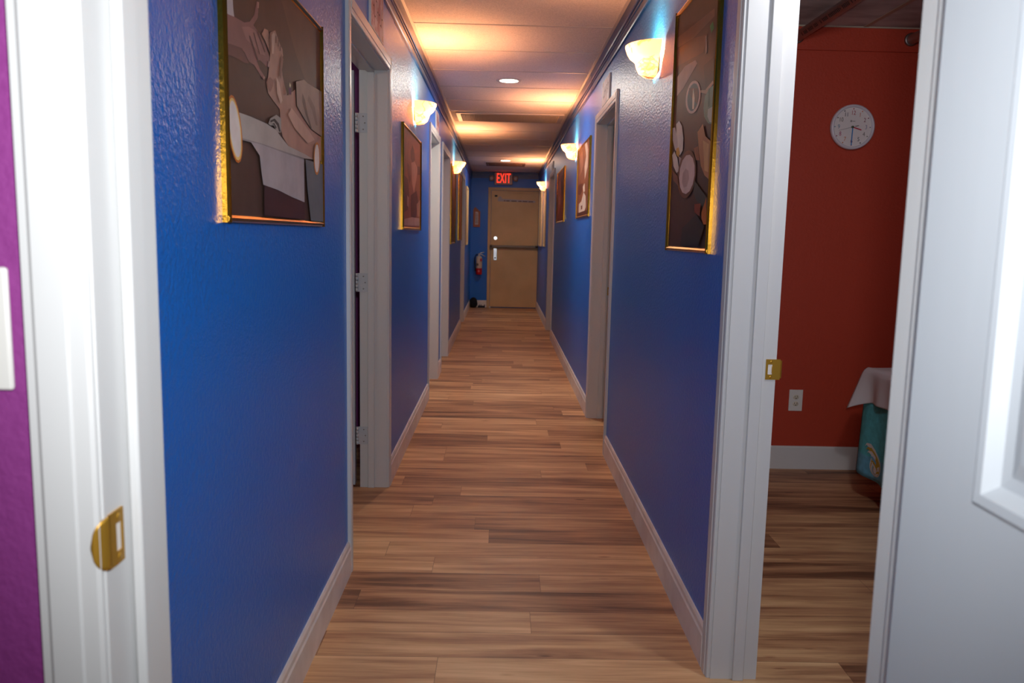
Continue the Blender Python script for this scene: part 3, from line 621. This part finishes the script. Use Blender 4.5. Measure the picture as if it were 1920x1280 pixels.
# wall outlet
ox, oz = 1.657, .392
t = empty('wall_outlet', (ox, 4.395, oz), 'white duplex outlet plate low on the rust red wall', 'outlet')
m = MB(); m.box(ox-.038, ox+.038, 4.389, 4.395, oz-.060, oz+.060, bev=.002); m.build('cover_plate', M_PLASTIC, t)
for dz in (.019, -.019):
    m = MB(); m.lathe([(0, -.0078), (.0150, -.0075), (.0168, -.006)], (ox, 4.395, oz+dz), 'Y', 28, sy=.82); r = m.build('receptacle', mat('ivory_receptacle', (216, 208, 186), .4), t)
    m = MB(); m.box(ox-.0075, ox-.0052, 4.3865, 4.3876, oz+dz-.001, oz+dz+.008); m.box(ox+.0052, ox+.0075, 4.3865, 4.3876, oz+dz-.001, oz+dz+.008); m.lathe([(0, -.0085), (.0026, -.0084), (.0026, -.0074)], (ox, 4.395, oz+dz-.0075), 'Y', 12); m.build('slots', M_BLACK, r)

# massage table with sheet and towel cloth
TX0, TX1, TY0, TY1, TZ = 1.835, 2.58, 2.12, 3.90, .655
t = empty('massage_table', (2.2, 3.0, 0), 'dark-legged massage table under a turquoise sheet, beyond the open doorway', 'massage table')
m = MB(); m.box(TX0, TX1, TY0, TY1, TZ-.07, TZ-.004, bev=.02); m.build('padded_top', mat('dark_vinyl_padding', (60, 40, 48), .5), t)
m = MB(); m.box(TX0+.05, TX1-.05, TY0+.06, TY1-.06, TZ-.13, TZ-.071); m.build('table_frame', mat('dark_maroon_wood', (58, 36, 42), .5), t)
MWOOD = bpy.data.materials['dark_maroon_wood']
for lx, ly in ((TX0+.02, 3.58), (TX1-.02, 3.58), (TX0+.02, 2.40), (TX1-.02, 2.40)):
    m = MB(); m.box(lx-.027, lx+.027, ly-.04, ly+.04, 0, TZ-.075, bev=.004); m.build('leg', MWOOD, t)
def turquoise():
    m = mat('turquoise_cotton_sheet', (72, 176, 190), .85, spec=.2)
    N, L, b = nodes(m)
    geo = N.new('ShaderNodeNewGeometry'); sep = N.new('ShaderNodeSeparateXYZ'); L.new(geo.outputs['Position'], sep.inputs[0])
    # printed border band along the hem
    rr = N.new('ShaderNodeMapRange'); rr.inputs['From Min'].default_value = .235; rr.inputs['From Max'].default_value = .245; rr.inputs['To Min'].default_value = 1; rr.inputs['To Max'].default_value = 0; L.new(sep.outputs[2], rr.inputs[0])
    mx = N.new('ShaderNodeMix'); mx.data_type = 'RGBA'; L.new(rr.outputs[0], mx.inputs[0]); mx.inputs[6].default_value = (*srgb((100, 206, 216)), 1); mx.inputs[7].default_value = (*srgb((116, 196, 226)), 1)
    n = N.new('ShaderNodeTexNoise'); n.inputs['Scale'].default_value = 30; r2 = N.new('ShaderNodeMapRange'); r2.inputs['From Min'].default_value = .35; r2.inputs['From Max'].default_value = .7; r2.inputs['To Min'].default_value = .82; r2.inputs['To Max'].default_value = 1.1
    L.new(geo.outputs['Position'], n.inputs['Vector']); L.new(n.outputs['Fac'], r2.inputs[0])
    hsv = N.new('ShaderNodeHueSaturation'); L.new(r2.outputs[0], hsv.inputs['Value']); L.new(mx.outputs[2], hsv.inputs['Color']); L.new(hsv.outputs[0], b.inputs['Base Color'])
    return m
M_SHEET = turquoise()
PERx = TX1-TX0
def sheet_side(u, v):          # u along Y (0 = far end), v down
    y = TY1 + .012 - u*(TY1-TY0+.02); z = TZ - v*(.515 + .012*math.sin(u*9))
    x = TX0 - .012 - .012*v - .012*v*math.sin(u*46) - .006*math.sin(u*23+1)*v
    return (x, y, z)
m = MB()
m.grid(sheet_side, 110, 22)
m.grid(lambda u, v: (TX0-.012+u*(PERx+.024), TY1+.012-v*(TY1-TY0+.024), TZ+.0015), 6, 10)
m.grid(lambda u, v: (TX0-.012+u*(PERx+.024), TY1+.014+.02*v+.012*v*math.sin(u*24), TZ-v*.52), 50, 12)
m.grid(lambda u, v: (TX1+.012+.012*v+.012*v*math.sin(u*46), TY1+.012-u*(TY1-TY0+.02), TZ-v*.52), 110, 12)
m.grid(lambda u, v: (TX0-.012+u*(PERx+.024), TY0-.014-.02*v-.012*v*math.sin(u*24), TZ-v*.52), 50, 12)
sh = m.build('turquoise_sheet', M_SHEET, None, 'turquoise sheet with a printed paisley hem draped over the massage table', solid=.002)
sh['category'] = 'sheet'
# paisley motifs printed on the hem
def paisley(yc, zc, s_):
    P = [(.046*math.cos(math.radians(a)), .050*math.sin(math.radians(a))) for a in range(35, -215, -14)]
    P += [(-.040, .050), (-.056, .078), (-.080, .088), (-.092, .078), (-.080, .098), (-.050, .100), (-.018, .078), (.012, .052)]
    return [(yc - p*s_, zc + q*s_) for p, q in P]
M_PAIS = [mat('paisley_white_print', (224, 230, 226), .8), mat('paisley_gold_print', (190, 164, 60), .8), mat('paisley_blue_print', (108, 184, 216), .8)]
for k in range(7):
    pm = MB()
    yc = 3.735 - k*.25; zc = .205
    for j, (sc, mi) in enumerate(((1, 0), (.86, 1), (.74, 0), (.55, 2), (.40, 1), (.28, 0))):
        P = paisley(yc, zc-.004*j, sc)
        vs = []
        for y, z in P:
            v = (TZ-z)/.515; u = (TY1+.012-y)/(TY1-TY0+.02); x = sheet_side(max(0, min(1, u)), max(0, min(1, v)))[0]
            vs.append((x-.003-.0009*j, y, max(z, .138)))
        f = pm.bm.faces.new([pm.bm.verts.new(p) for p in vs]); f.material_index = mi; bmesh.ops.triangulate(pm.bm, faces=[f])
    pm.build('paisley_print', M_PAIS, sh, 'white and gold paisley print')
M_TOWEL = mat('white_cotton_towel', (222, 224, 226), .9, spec=.1); add_bump(M_TOWEL, 300, .3, .001, 2)
def towel(u, v, y0, y1, drop, flare, gap):
    """u along Y from far to near; v from table middle over the edge and down"""
    y = y0 - u*(y0-y1)
    top = .42
    if v < top:
        q = v/top; x = TX0 + .38*(1-q); z = TZ + gap + .004*math.sin(u*8+q*5)
    else:
        q = (v-top)/(1-top); ang = min(1, q*5)*PI/2; R_ = .03
        x = TX0 - gap - R_*math.sin(ang)*.7; z = TZ + gap - R_*(1-math.cos(ang)) - max(0, q-.2)*drop
        f = max(0, 1-u*4.2)**1.5*flare
        x -= f*q*.42; y += f*q*.30; z -= f*q*.42
        x -= .007*math.sin(u*17+.6)*q
    return (x, y, z)
m = MB(); m.grid(lambda u, v: towel(u, v, 3.905, 3.50, .165, .13, .008), 40, 44)
o = m.build('white_towel', M_TOWEL, None, 'white towel hanging over the far corner of the massage table', solid=.003); o['category'] = 'towel'
m = MB(); m.grid(lambda u, v: towel(u, v, 3.56, 3.08, .235, .0, .017), 40, 44)
o = m.build('grey_white_towel', M_TOWEL, None, 'white towel in shade on the massage table, lying over the first towel', solid=.003); o['category'] = 'towel'

# ------------------------------------------------------------------ light switch on the purple wall
t = empty('light_switch', (-.465, .712, 1.178), 'white wall switch plate on the purple wall beside the doorway', 'switch')
m = MB(); m.box(-.502, -.430, .7055, .712, 1.124, 1.233, bev=.003); m.build('cover_plate', M_PLASTIC, t)
m = MB(); m.box(-.482, -.449, .702, .7055, 1.145, 1.212, bev=.002); m.build('rocker', M_PLASTIC, t)

# ------------------------------------------------------------------ end wall
t = empty('door_8', (.21, YE, 0)); struct(t, 'tan flush exit door at the end of the corridor')
m = MB(); m.box(-.25, -.20, YE-.02, YE, 0, 2.085, bev=.003); m.box(.645, .633, YE-.02, YE, 0, 2.085); m.box(-.20, .633, YE-.02, YE, 2.035, 2.085, bev=.003); m.build('door_frame', M_TAN, t)
m = MB(); m.box(-.196, .629, YE-.012, YE+.0, .012, 2.031, bev=.002); leaf = m.build('door_leaf', M_TAN, t)
m = MB(); m.tube((-.113, YE-.012, 1.215), (-.113, YE-.022, 1.215), .036, r1=.030, n=28); m.tube((-.113, YE-.022, 1.215), (-.113, YE-.034, 1.215), .019, r1=.016, n=20); m.build('deadbolt', M_CHROME, t)
m = MB(); m.box(-.205, .632, YE-.075, YE-.045, 1.055, 1.095, bev=.006); m.box(-.205, -.165, YE-.075, YE-.012, 1.048, 1.102, bev=.004); m.box(.58, .632, YE-.075, YE-.012, 1.048, 1.102, bev=.004); m.build('panic_bar', mat('bronze_grey_bar', (120, 104, 90), .35, .6), t, 'grey push bar')
m = MB(); m.box(-.142, -.085, YE-.018, YE-.012, .83, 1.04, bev=.004); lk = m.build('latch_plate', M_CHROME, t)
m = MB(); m.tube((-.113, YE-.018, .872), (-.113, YE-.04, .872), .022, n=20); m.box(-.125, -.101, YE-.045, YE-.03, .90, 1.02, bev=.004); m.build('lever', M_CHROME, lk)
m = MB(); m.tube((-.113, YE-.04, .872), (-.113, YE-.043, .872), .012, n=16); m.build('keyhole', M_BLACK, lk)
m = MB(); m.box(.10, .50, YE-.03, YE-.012, 1.985, 2.02, bev=.004); m.build('closer_bracket', M_TAN, t)
m = MB(); m.tube((-.19, YE-.05, .012), (-.19, YE-.02, .012), .012, n=14); m.build('doorstop', M_CHROME, t)
# notice strip on the door
s_ = empty('door_notice', (.23, YE-.012, 1.88), 'narrow pale notice strip across the top of the tan exit door', 'sign')
m = MB(); z0 = 1.875
m.prism([(-.085, z0-.025), (.565, z0-.038), (.565, z0-.005), (-.01, z0+.02), (-.02, z0+.045), (-.045, z0+.062), (-.07, z0+.045), (-.08, z0+.015)], YE-.0145, YE-.0125, 'Y'); m.build('strip', mat('faded_sticker', (188, 176, 172), .6), s_)
m = MB()
for a, c in ((.02, .05), (.06, .12), (.15, .24), (.27, .33), (.345, .43), (.445, .53)): m.box(a, c, YE-.0149, YE-.0144, z0-.022-.015*a, z0-.008-.015*a)
o = m.build('faded_writing', mat('faded_brown_ink', (104, 72, 56), .6), s_); o['kind'] = 'stuff'
m = MB(); m.box(-.14, -.092, YE-.02, YE-.0125, 1.925, 1.955, bev=.003); o = m.build('door_contact_sensor', M_BLACK, None, 'tiny dark sensor at the upper left of the tan exit door'); o['category'] = 'sensor'
# EXIT sign
ex, ez = .008, 2.235
t = empty('exit_sign', (ex, YE-.03, ez), 'red lit EXIT sign with two small side lamps above the end door', 'exit sign')
m = MB(); m.box(ex-.155, ex+.155, YE-.07, YE-.02, ez-.105, ez+.095, bev=.008); m.build('housing', mat('greyish_sign_housing', (176, 150, 140), .4), t)
text_mesh('EXIT', .235, facing(ex, YE-.0712, ez-.004, '-Y'), 'lettering', mat('red_lit_letters', (255, 60, 40), .5, emit=(255, 48, 26), estr=2.2), t, .0012, sx=.47, label='glowing red EXIT letters', spacing=1.1)
for s in (-1, 1):
    m = MB(); m.tube((ex+s*.150, YE-.045, ez), (ex+s*.175, YE-.045, ez), .018, n=14); m.box(ex+min(s*.170, s*.245), ex+max(s*.170, s*.245), YE-.085, YE-.03, ez-.045, ez+.045, bev=.014); l = m.build('side_lamp', mat('aged_beige_plastic', (150, 120, 100), .4), t)
    m = MB(); m.lathe([(0, -.088), (.022, -.087), (.028, -.084)], (ex+s*.208, YE, ez), 'Y', 20); m.build('lens', mat('pale_lens', (196, 190, 190), .2), l)
m = MB(); m.box(ex-.05, ex+.05, YE-.06, YE-.02, ez+.095, ez+.112); m.build('mounting_canopy', bpy.data.materials['greyish_sign_housing'], t)
# fire extinguisher
fx, fy = -.392, YE-.075
t = empty('fire_extinguisher', (fx, fy, .57), 'white and red fire extinguisher hung on the blue end wall beside the exit door', 'fire extinguisher')
M_FW = mat('cream_label_paint', (214, 190, 168), .35); M_FR = mat('fire_red_paint', (200, 20, 24), .3)
m = MB(); m.lathe([(0, .0), (.04, .0), (.052, .008), (.055, .02), (.055, .115)], (fx, fy, .575), 'Z', 32); m.build('lower_cylinder', M_FR, t, 'red lower cylinder')
m = MB(); m.lathe([(.0552, .115), (.0552, .275), (.050, .305), (.034, .325), (.02, .33), (0, .331)], (fx, fy, .575), 'Z', 32); m.build('cylinder', M_FW, t, 'cream upper cylinder')
m = MB(); m.box(fx-.05, fx-.005, fy-.0575, fy-.05, .735, .775); m.build('label_plate', mat('grey_label_print', (96, 84, 76), .5), t)
m = MB(); m.box(fx+.02, fx+.052, fy-.056, fy-.035, .81, .86, bev=.003); m.build('red_tag', M_FR, t)
m = MB(); m.lathe([(.012, -.056), (.0, -.0565)], (fx, fy, .64), 'Y', 18); m.lathe([(.018, -.0555), (.012, -.056)], (fx, fy, .64), 'Y', 18); m.build('emblem', mat('pink_emblem', (220, 120, 120), .5), t)
m = MB(); m.tube((fx, fy, .90), (fx, fy, .935), .016, n=16); m.path([(fx-.02, fy, .93), (fx+.02, fy, .95), (fx+.09, fy, .965)], .008); m.path([(fx-.01, fy, .93), (fx+.05, fy, .925), (fx+.105, fy, .895)], .007); m.build('handle', mat('bright_steel_handle', (225, 225, 225), .3, .6), t)
m = MB(); m.path([(fx-.015, fy, .93), (fx-.05, fy, .92), (fx-.075, fy, .87), (fx-.078, fy, .78), (fx-.07, fy, .70), (fx-.06, fy, .67)], .009); m.tube((fx-.065, fy, .69), (fx-.058, fy, .64), .010, r1=.015, n=14); m.build('hose', M_BLACK, t)
m = MB(); m.box(fx-.02, fx+.02, fy+.05, YE, .64, .90, bev=.003); m.build('wall_bracket', M_BLACK, t)
# small framed notice with an angled top
m = MB(); pr = [(-.505, 1.40), (-.385, 1.40), (-.385, 1.665), (-.475, 1.745), (-.505, 1.70)]
t = empty('wall_notice', (-.45, YE, 1.4), 'small orange-brown framed notice with slanting top on the blue end wall', 'notice')
m.prism(pr, YE-.02, YE-.002, 'Y'); m.build('frame', mat('orange_brown_wood', (170, 96, 60), .5), t)
m = MB(); m.prism([(-.475, 1.44), (-.418, 1.44), (-.418, 1.655), (-.468, 1.665)], YE-.022, YE-.0195, 'Y'); m.build('paper', mat('notice_paper', (206, 190, 186), .7), t)
m = MB()
for k in range(7): m.box(-.468, -.428, YE-.0226, YE-.0221, 1.47+k*.025, 1.478+k*.025)
m.build('writing', M_INK, t)
# floor items in the end corner
def lumpy(name, c, r, mat_, seed, lab, cat, n=3):
    rnd = random.Random(seed); bm = bmesh.new(); bmesh.ops.create_icosphere(bm, subdivisions=n, radius=1)
    off = [Vector((rnd.uniform(-1,1), rnd.uniform(-1,1), rnd.uniform(-1,1))).normalized() for _ in range(14)]; am = [rnd.uniform(-.1, .16) for _ in off]
    for v in bm.verts:
        d = v.co.normalized(); k = 1 + sum(a*max(0, d.dot(o))**5 for a, o in zip(am, off))
        z = max(-.93, d.z*k); v.co = Vector((d.x*k*r[0]*(1.12 if z < 0 else 1), d.y*k*r[1], z*r[2])) + Vector(c)
    for f in bm.faces: f.smooth = True
    me = bpy.data.meshes.new(name); bm.to_mesh(me); bm.free(); me.materials.append(mat_)
    o = bpy.data.objects.new(name, me); COL.objects.link(o); o['label'] = lab; o['category'] = cat
    return o
M_BAG = mat('black_cloth', (20, 18, 20), .9); add_bump(M_BAG, 60, .5, .004)
lumpy('black_bag', (-.480, YE-.09, .080), (.069, .065, .086), M_BAG, 3, 'small black bag on the floor in the end corner', 'bag')
t = empty('hand_tool', (-.3, YE-.05, 0), 'low dark blue hand tool lying on the floor against the end baseboard', 'tool')
m = MB(); m.box(-.40, -.275, YE-.075, YE-.035, .001, .032, bev=.006); m.build('tool_body', mat('dark_navy_plastic', (24, 28, 52), .5), t)
for x in (-.372, -.345, -.282):
    m = MB(); m.tube((x, YE-.055, .03), (x, YE-.055, .056), .009, r1=.004, n=10); m.build('knob', bpy.data.materials['dark_navy_plastic'], t)

# cream framed boards near the end of both side walls
M_CREAM = mat('cream_board_frame', (236, 206, 150), .4)
def side_board(sd, y0, y1, z0, z1, th, lab):
    X = WL if sd < 0 else WR; s = 1 if sd < 0 else -1
    t = empty('notice_board', (X, (y0+y1)/2, z0), lab, 'notice board')
    b = .03; m = MB(); xs = sorted((X, X+s*th))
    m.box(*xs, y0, y0+b, z0, z1, bev=.004); m.box(*xs, y1-b, y1, z0, z1, bev=.004); m.box(*xs, y0+b, y1-b, z0, z0+b); m.box(*xs, y0+b, y1-b, z1-b, z1)
    m.build('frame', M_CREAM, t)
    xs = sorted((X, X+s*(th-.008))); m = MB(); m.box(*xs, y0+b, y1-b, z0+b, z1-b); m.build('panel', mat('cork_beige_panel', (206, 176, 130), .8), t)
side_board(-1, 12.1, 12.75, 1.11, 1.98, .022, 'cream-edged board on the left wall past the last doorway')
side_board(1, 11.75, 12.35, 1.115, 1.95, .014, 'cream-edged board under the farthest wall lamp, nearer of two')
side_board(1, 12.75, 13.4, 1.105, 1.98, .03, 'cream-edged board beside the exit door, farther of two')

# ------------------------------------------------------------------ ceiling fittings
def downlight(y, lab):
    z = ceil_z(y) - (.0 if y < 8 else .0); t = empty('recessed_downlight', (.03, y, z), lab, 'ceiling light', 'recessed lights along the corridor ceiling')
    m = MB(); m.lathe([(.070, -.004), (.088, -.006), (.096, -.003), (.097, 0)], (.03, y, z), 'Z', 40); m.build('trim_ring', M_TBAR, t)
    m = MB(); m.lathe([(0, -.0045), (.071, -.0045)], (.03, y, z), 'Z', 40); m.build('lens', mat('lit_lamp_lens', (255, 250, 235), .5, emit=(255, 244, 214), estr=9), t)
downlight(6.35, 'lit recessed downlight in the middle of the corridor ceiling')
downlight(12.3, 'small lit recessed downlight near the EXIT sign')
def grille(x0, x1, y0, y1, lab, metal, mesh, nx, ny):
    z = ceil_z((y0+y1)/2) - .003; t = empty('ceiling_grille', ((x0+x1)/2, (y0+y1)/2, z), lab, 'vent')
    b = .045; m = MB()
    m.box(x0, x1, y0, y0+b, z-.008, z+.006, bev=.003); m.box(x0, x1, y1-b, y1, z-.008, z+.006, bev=.003); m.box(x0, x0+b, y0+b, y1-b, z-.008, z+.006, bev=.003); m.box(x1-b, x1, y0+b, y1-b, z-.008, z+.006, bev=.003)
    m.build('frame', metal, t)
    m = MB(); m.box(x0+b, x1-b, y0+b, y1-b, z+.0005, z+.0015); m.build('backing', M_BLACK, t)
    m = MB()
    for k in range(1, nx): x = x0+b+(x1-x0-2*b)*k/nx; m.box(x-.0012, x+.0012, y0+b, y1-b, z-.011, z+.0005)
    for k in range(1, ny): y = y0+b+(y1-y0-2*b)*k/ny; m.box(x0+b, x1-b, y-.0012, y+.0012, z-.0112, z+.0003)
    m.build('egg_crate_core', mesh, t)
grille(-.47, .58, 7.985, 8.57, 'wide egg-crate air grille in a pale frame set in the corridor ceiling', M_TBAR, mat('brown_grey_grille', (176, 156, 134), .5), 58, 14)
grille(-.27, .34, 12.62, 13.12, 'small dark ceiling grille just in front of the EXIT sign', mat('grimy_grille_frame', (120, 88, 72), .5), mat('grimy_grille', (110, 80, 66), .4), 20, 8)

# ------------------------------------------------------------------ alabaster wall sconces
def alabaster():
    m = bpy.data.materials.new('lit_alabaster_glass'); m.use_nodes = True
    N, L = m.node_tree.nodes, m.node_tree.links; b = N['Principled BSDF']; out = N['Material Output']
    tc = N.new('ShaderNodeTexCoord'); n = N.new('ShaderNodeTexNoise'); n.inputs['Scale'].default_value = 9; n.inputs['Detail'].default_value = 4; n.inputs['Distortion'].default_value = 1.6
    L.new(tc.outputs['Object'], n.inputs['Vector'])
    r = N.new('ShaderNodeValToRGB'); e = r.color_ramp.elements; L.new(n.outputs['Fac'], r.inputs[0])
    e[0].position = .46; e[0].color = (1.0, .62, .33, 1); e[1].position = .55; e[1].color = (1.0, .62, .33, 1)
    k = e.new(.505); k.color = (.62, .26, .08, 1)
    L.new(r.outputs[0], b.inputs['Base Color']); b.inputs['Roughness'].default_value = .35
    tr = N.new('ShaderNodeBsdfTranslucent'); L.new(r.outputs[0], tr.inputs[0]); mx = N.new('ShaderNodeMixShader'); mx.inputs[0].default_value = .2
    L.new(b.outputs[0], mx.inputs[1]); L.new(tr.outputs[0], mx.inputs[2]); L.new(mx.outputs[0], out.inputs[0])
    L.new(r.outputs[0], b.inputs['Emission Color']); b.inputs['Emission Strength'].default_value = .22
    return m
M_ALAB = alabaster()
M_BULB = mat('lit_bulb', (255, 220, 160), .4, emit=(255, 200, 130), estr=6)
def sconce(sd, y, lab):
    X = WL if sd < 0 else WR; s = 1 if sd < 0 else -1; z = 2.0
    t = empty('wall_sconce', (X, y, z), lab, 'wall lamp', 'alabaster half-bowl wall lamps along the corridor')
    prof = [(.0, -.066), (.030, -.065), (.058, -.058), (.078, -.044), (.088, -.026), (.092, -.012), (.094, -.004), (.104, .004), (.122, .016), (.134, .032), (.141, .048), (.145, .060)]
    m = MB(); a0, a1 = (-PI/2, PI/2) if s > 0 else (PI/2, 3*PI/2)
    m.lathe(prof, (X+s*.010, y, z), 'Z', 40, a0, a1, sx=.86)
    m.build('glass_bowl', M_ALAB, t)
    m = MB(); m.box(min(X, X+s*.008), max(X, X+s*.008), y-.055, y+.055, z-.045, z+.035, bev=.003); m.build('back_plate', M_BRASS, t)
    m = MB(); m.tube((X+s*.045, y, z-.045), (X+s*.045, y, z-.02), .014, n=16); m.tube((X+s*.008, y, z-.04), (X+s*.045, y, z-.04), .006, n=10); m.build('lamp_holder', M_PLASTIC, t)
    m = MB(); m.lathe([(0, -.022), (.010, -.020), (.014, -.008), (.012, .006), (.004, .022), (0, .024)], (X+s*.045, y, z), 'Z', 20); m.build('bulb', M_BULB, t)
    return t
SL = ['marbled half-bowl wall lamp above the couple massage picture', 'marbled half-bowl wall lamp on the left wall near the exit end',
      'large marbled half-bowl wall lamp beside the spa still-life picture', 'bright half-bowl wall lamp between two small framed pictures on the right wall',
      'farthest bright half-bowl wall lamp, beside the tan exit door']
for (sd, y), lab in zip(SCONCES[:5], SL): sconce(sd, y, lab)

# ------------------------------------------------------------------ framed pictures
def picture(sd, y0, y1, z0, z1, lab, art, bg, th=.014, fw_=.016, tilt=0, print_label=None):
    X = WL if sd < 0 else WR; s = 1 if sd < 0 else -1
    t = empty('framed_picture', (X, (y0+y1)/2, z0), lab, 'picture')
    xf = X + s*th
    m = MB()
    def bar(p, q, axis, a, b):
        # half-round gold section
        pr = [(0, 0), (0, th-.004), (.003, th), (fw_*.55, th+.002), (fw_-.002, th-.003), (fw_, th-.006), (fw_, 0)]
        m.prism([((X+s*v, p+q*u) if axis == 'Z' else (X+s*v, p+q*u)) for u, v in pr], a, b, 'Z' if axis == 'Z' else 'Y', smooth=False)
    bar(y0, 1, 'Z', z0, z1); bar(y1, -1, 'Z', z0, z1); th -= .0008; bar(z0+.0006, 1, 'Y', y0+.0006, y1-.0006); bar(z1-.0006, -1, 'Y', y0+.0006, y1-.0006); th += .0008
    m.build('frame', M_GOLD, t)
    xp = X + s*(th-.007)
    m = MB(); m.box(min(X+s*.003, xp), max(X+s*.003, xp), y0+.004, y1-.004, z0+.004, z1-.004)
    mats = [print_mat(bg)]; idx = {bg: 0}
    lo = (y0+fw_*.8, z0+fw_*.8); hi = (y1-fw_*.8, z1-fw_*.8)
    for k, (c, pts) in enumerate(art):
        if c not in idx: idx[c] = len(mats); mats.append(print_mat(c))
        P = clip(pts, lo, hi)
        if len(P) < 3: continue
        xx = xp + s*(.00015*(k+1)); 
        vs = [m.bm.verts.new((xx, a, b)) for a, b in P]
        try: f = m.bm.faces.new(vs)
        except ValueError: continue
        f.material_index = idx[c]
        f.normal_update()
        if len(P) > 4: bmesh.ops.triangulate(m.bm, faces=[f])
    me_o = build_raw(m, 'print', mats, t)
    return t
_pm = {}
def print_mat(c):
    if c not in _pm:
        _pm[c] = mat('photo_print', c, .5, spec=.1); add_mottle(_pm[c], tuple(int(v*.8) for v in c), 14, .35, 3)
    return _pm[c]
def build_raw(s, name, mats, parent):
    me = bpy.data.meshes.new(name); s.bm.to_mesh(me); s.bm.free()
    for mm in mats: me.materials.append(mm)
    o = bpy.data.objects.new(name, me); COL.objects.link(o); o.parent = parent; o.matrix_parent_inverse = parent.matrix_world.inverted(); return o
def clip(P, lo, hi):
    for ax in (0, 1):
        for lim, sg in ((lo[ax], 1), (hi[ax], -1)):
            out = []
            for k in range(len(P)):
                a, b = P[k-1], P[k]; ia, ib = sg*(a[ax]-lim) >= 0, sg*(b[ax]-lim) >= 0
                if ia != ib:
                    tt = (lim-a[ax])/(b[ax]-a[ax]); out.append((a[0]+(b[0]-a[0])*tt, a[1]+(b[1]-a[1])*tt))
                if ib: out.append(b)
            P = out
            if not P: return P
    return P
picture(-1, 1.616, 2.480, 1.283, 1.864, 'gold-framed picture of a foot massage, hung by the reception doorway', ART_FOOT, (88, 66, 58))
picture(-1, 4.443, 5.415, 1.288, 1.862, 'gold-framed brown picture of a massage under the first lamp on the left wall', ART_COUPLE, (150, 90, 68))
picture(-1, 8.646, 9.391, 1.163, 2.005, 'tall gold-framed picture just past the third doorway of the left wall', [((120, 70, 50), [(8.5, 1.2), (8.9, 1.2), (8.8, 1.9), (8.5, 1.8)])], (104, 60, 44))
picture(-1, 10.157, 10.840, 1.188, 2.036, 'tall gold-framed orange picture beyond the second lamp of the left wall', [((214, 140, 80), [(10.0, 1.45), (10.5, 1.4), (10.45, 1.9), (10.1, 1.8)])], (190, 104, 56))
picture(1, 2.445, 3.064, 1.227, 2.084, 'tall gold-framed spa still life with candle, flower and salt bowl', ART_SPA, (78, 50, 42))
picture(1, 5.922, 6.885, 1.420, 1.996, 'gold-framed brown and white picture right of the second lamp, past the middle doorway', ART_SALT, (130, 76, 54))
picture(1, 8.310, 9.376, 1.420, 1.982, 'gold-framed dark reddish picture, farther one on the right wall', ART_DARK, (112, 58, 38))

# ------------------------------------------------------------------ paper signs above the doorways
def door_sign(sd, y0, y1, z0, z1, lab, th=.010):
    X = WL if sd < 0 else WR; s = 1 if sd < 0 else -1
    t = empty('door_sign', (X, (y0+y1)/2, z0), lab, 'sign')
    m = MB(); m.box(min(X, X+s*th), max(X, X+s*th), y0, y1, z0, z1, bev=.001); m.build('backing_board', M_PAPER, t)
    xf = X+s*(th+.0004); m = MB(); m.face([(xf, y0+.012, z0+.008), (xf, y1-.012, z0+.008), (xf, y1-.012, z1-.008), (xf, y0+.012, z1-.008)])
    pk = mat('pink_floral_print', (190, 132, 134), .5); add_mottle(pk, (214, 190, 196), 18, .9, 3, lo=.45, hi=.55); m.build('print', pk, t)
    m = MB(); rnd = random.Random(len(lab)); q = y0 + .05; zc = (z0+z1)/2; hh = (z1-z0)*.2; pk2 = xf+s*.0005
    while q < y1-.06:          # worn, unreadable hand lettering
        w = rnd.uniform(.018, .028); up_ = [(q, zc-hh), (q+.006, zc-hh), (q+.006, zc+hh), (q, zc+hh)]
        m.face([(pk2, a, c) for a, c in up_]); zz = zc + hh*rnd.choice((-1, -.1, .8))
        m.face([(pk2+s*.0002, a, c) for a, c in ((q, zz), (q+w, zz), (q+w, zz+.007), (q, zz+.007))]); q += w + .014
    o = m.build('lettering', mat('dark_brown_ink', (84, 50, 44), .6), t); o['kind'] = 'stuff'
door_sign(-1, 3.38, 3.72, 2.092, 2.285, 'pink printed room sign above the nearest doorway of the left wall')
door_sign(-1, 6.62, 6.90, 2.092, 2.25, 'room sign above the second doorway of the left wall')
door_sign(1, 4.955, 5.30, 2.092, 2.245, 'brownish room sign above the middle doorway of the right wall')
door_sign(1, 10.25, 10.62, 2.092, 2.20, 'room sign above the farthest doorway of the right wall')
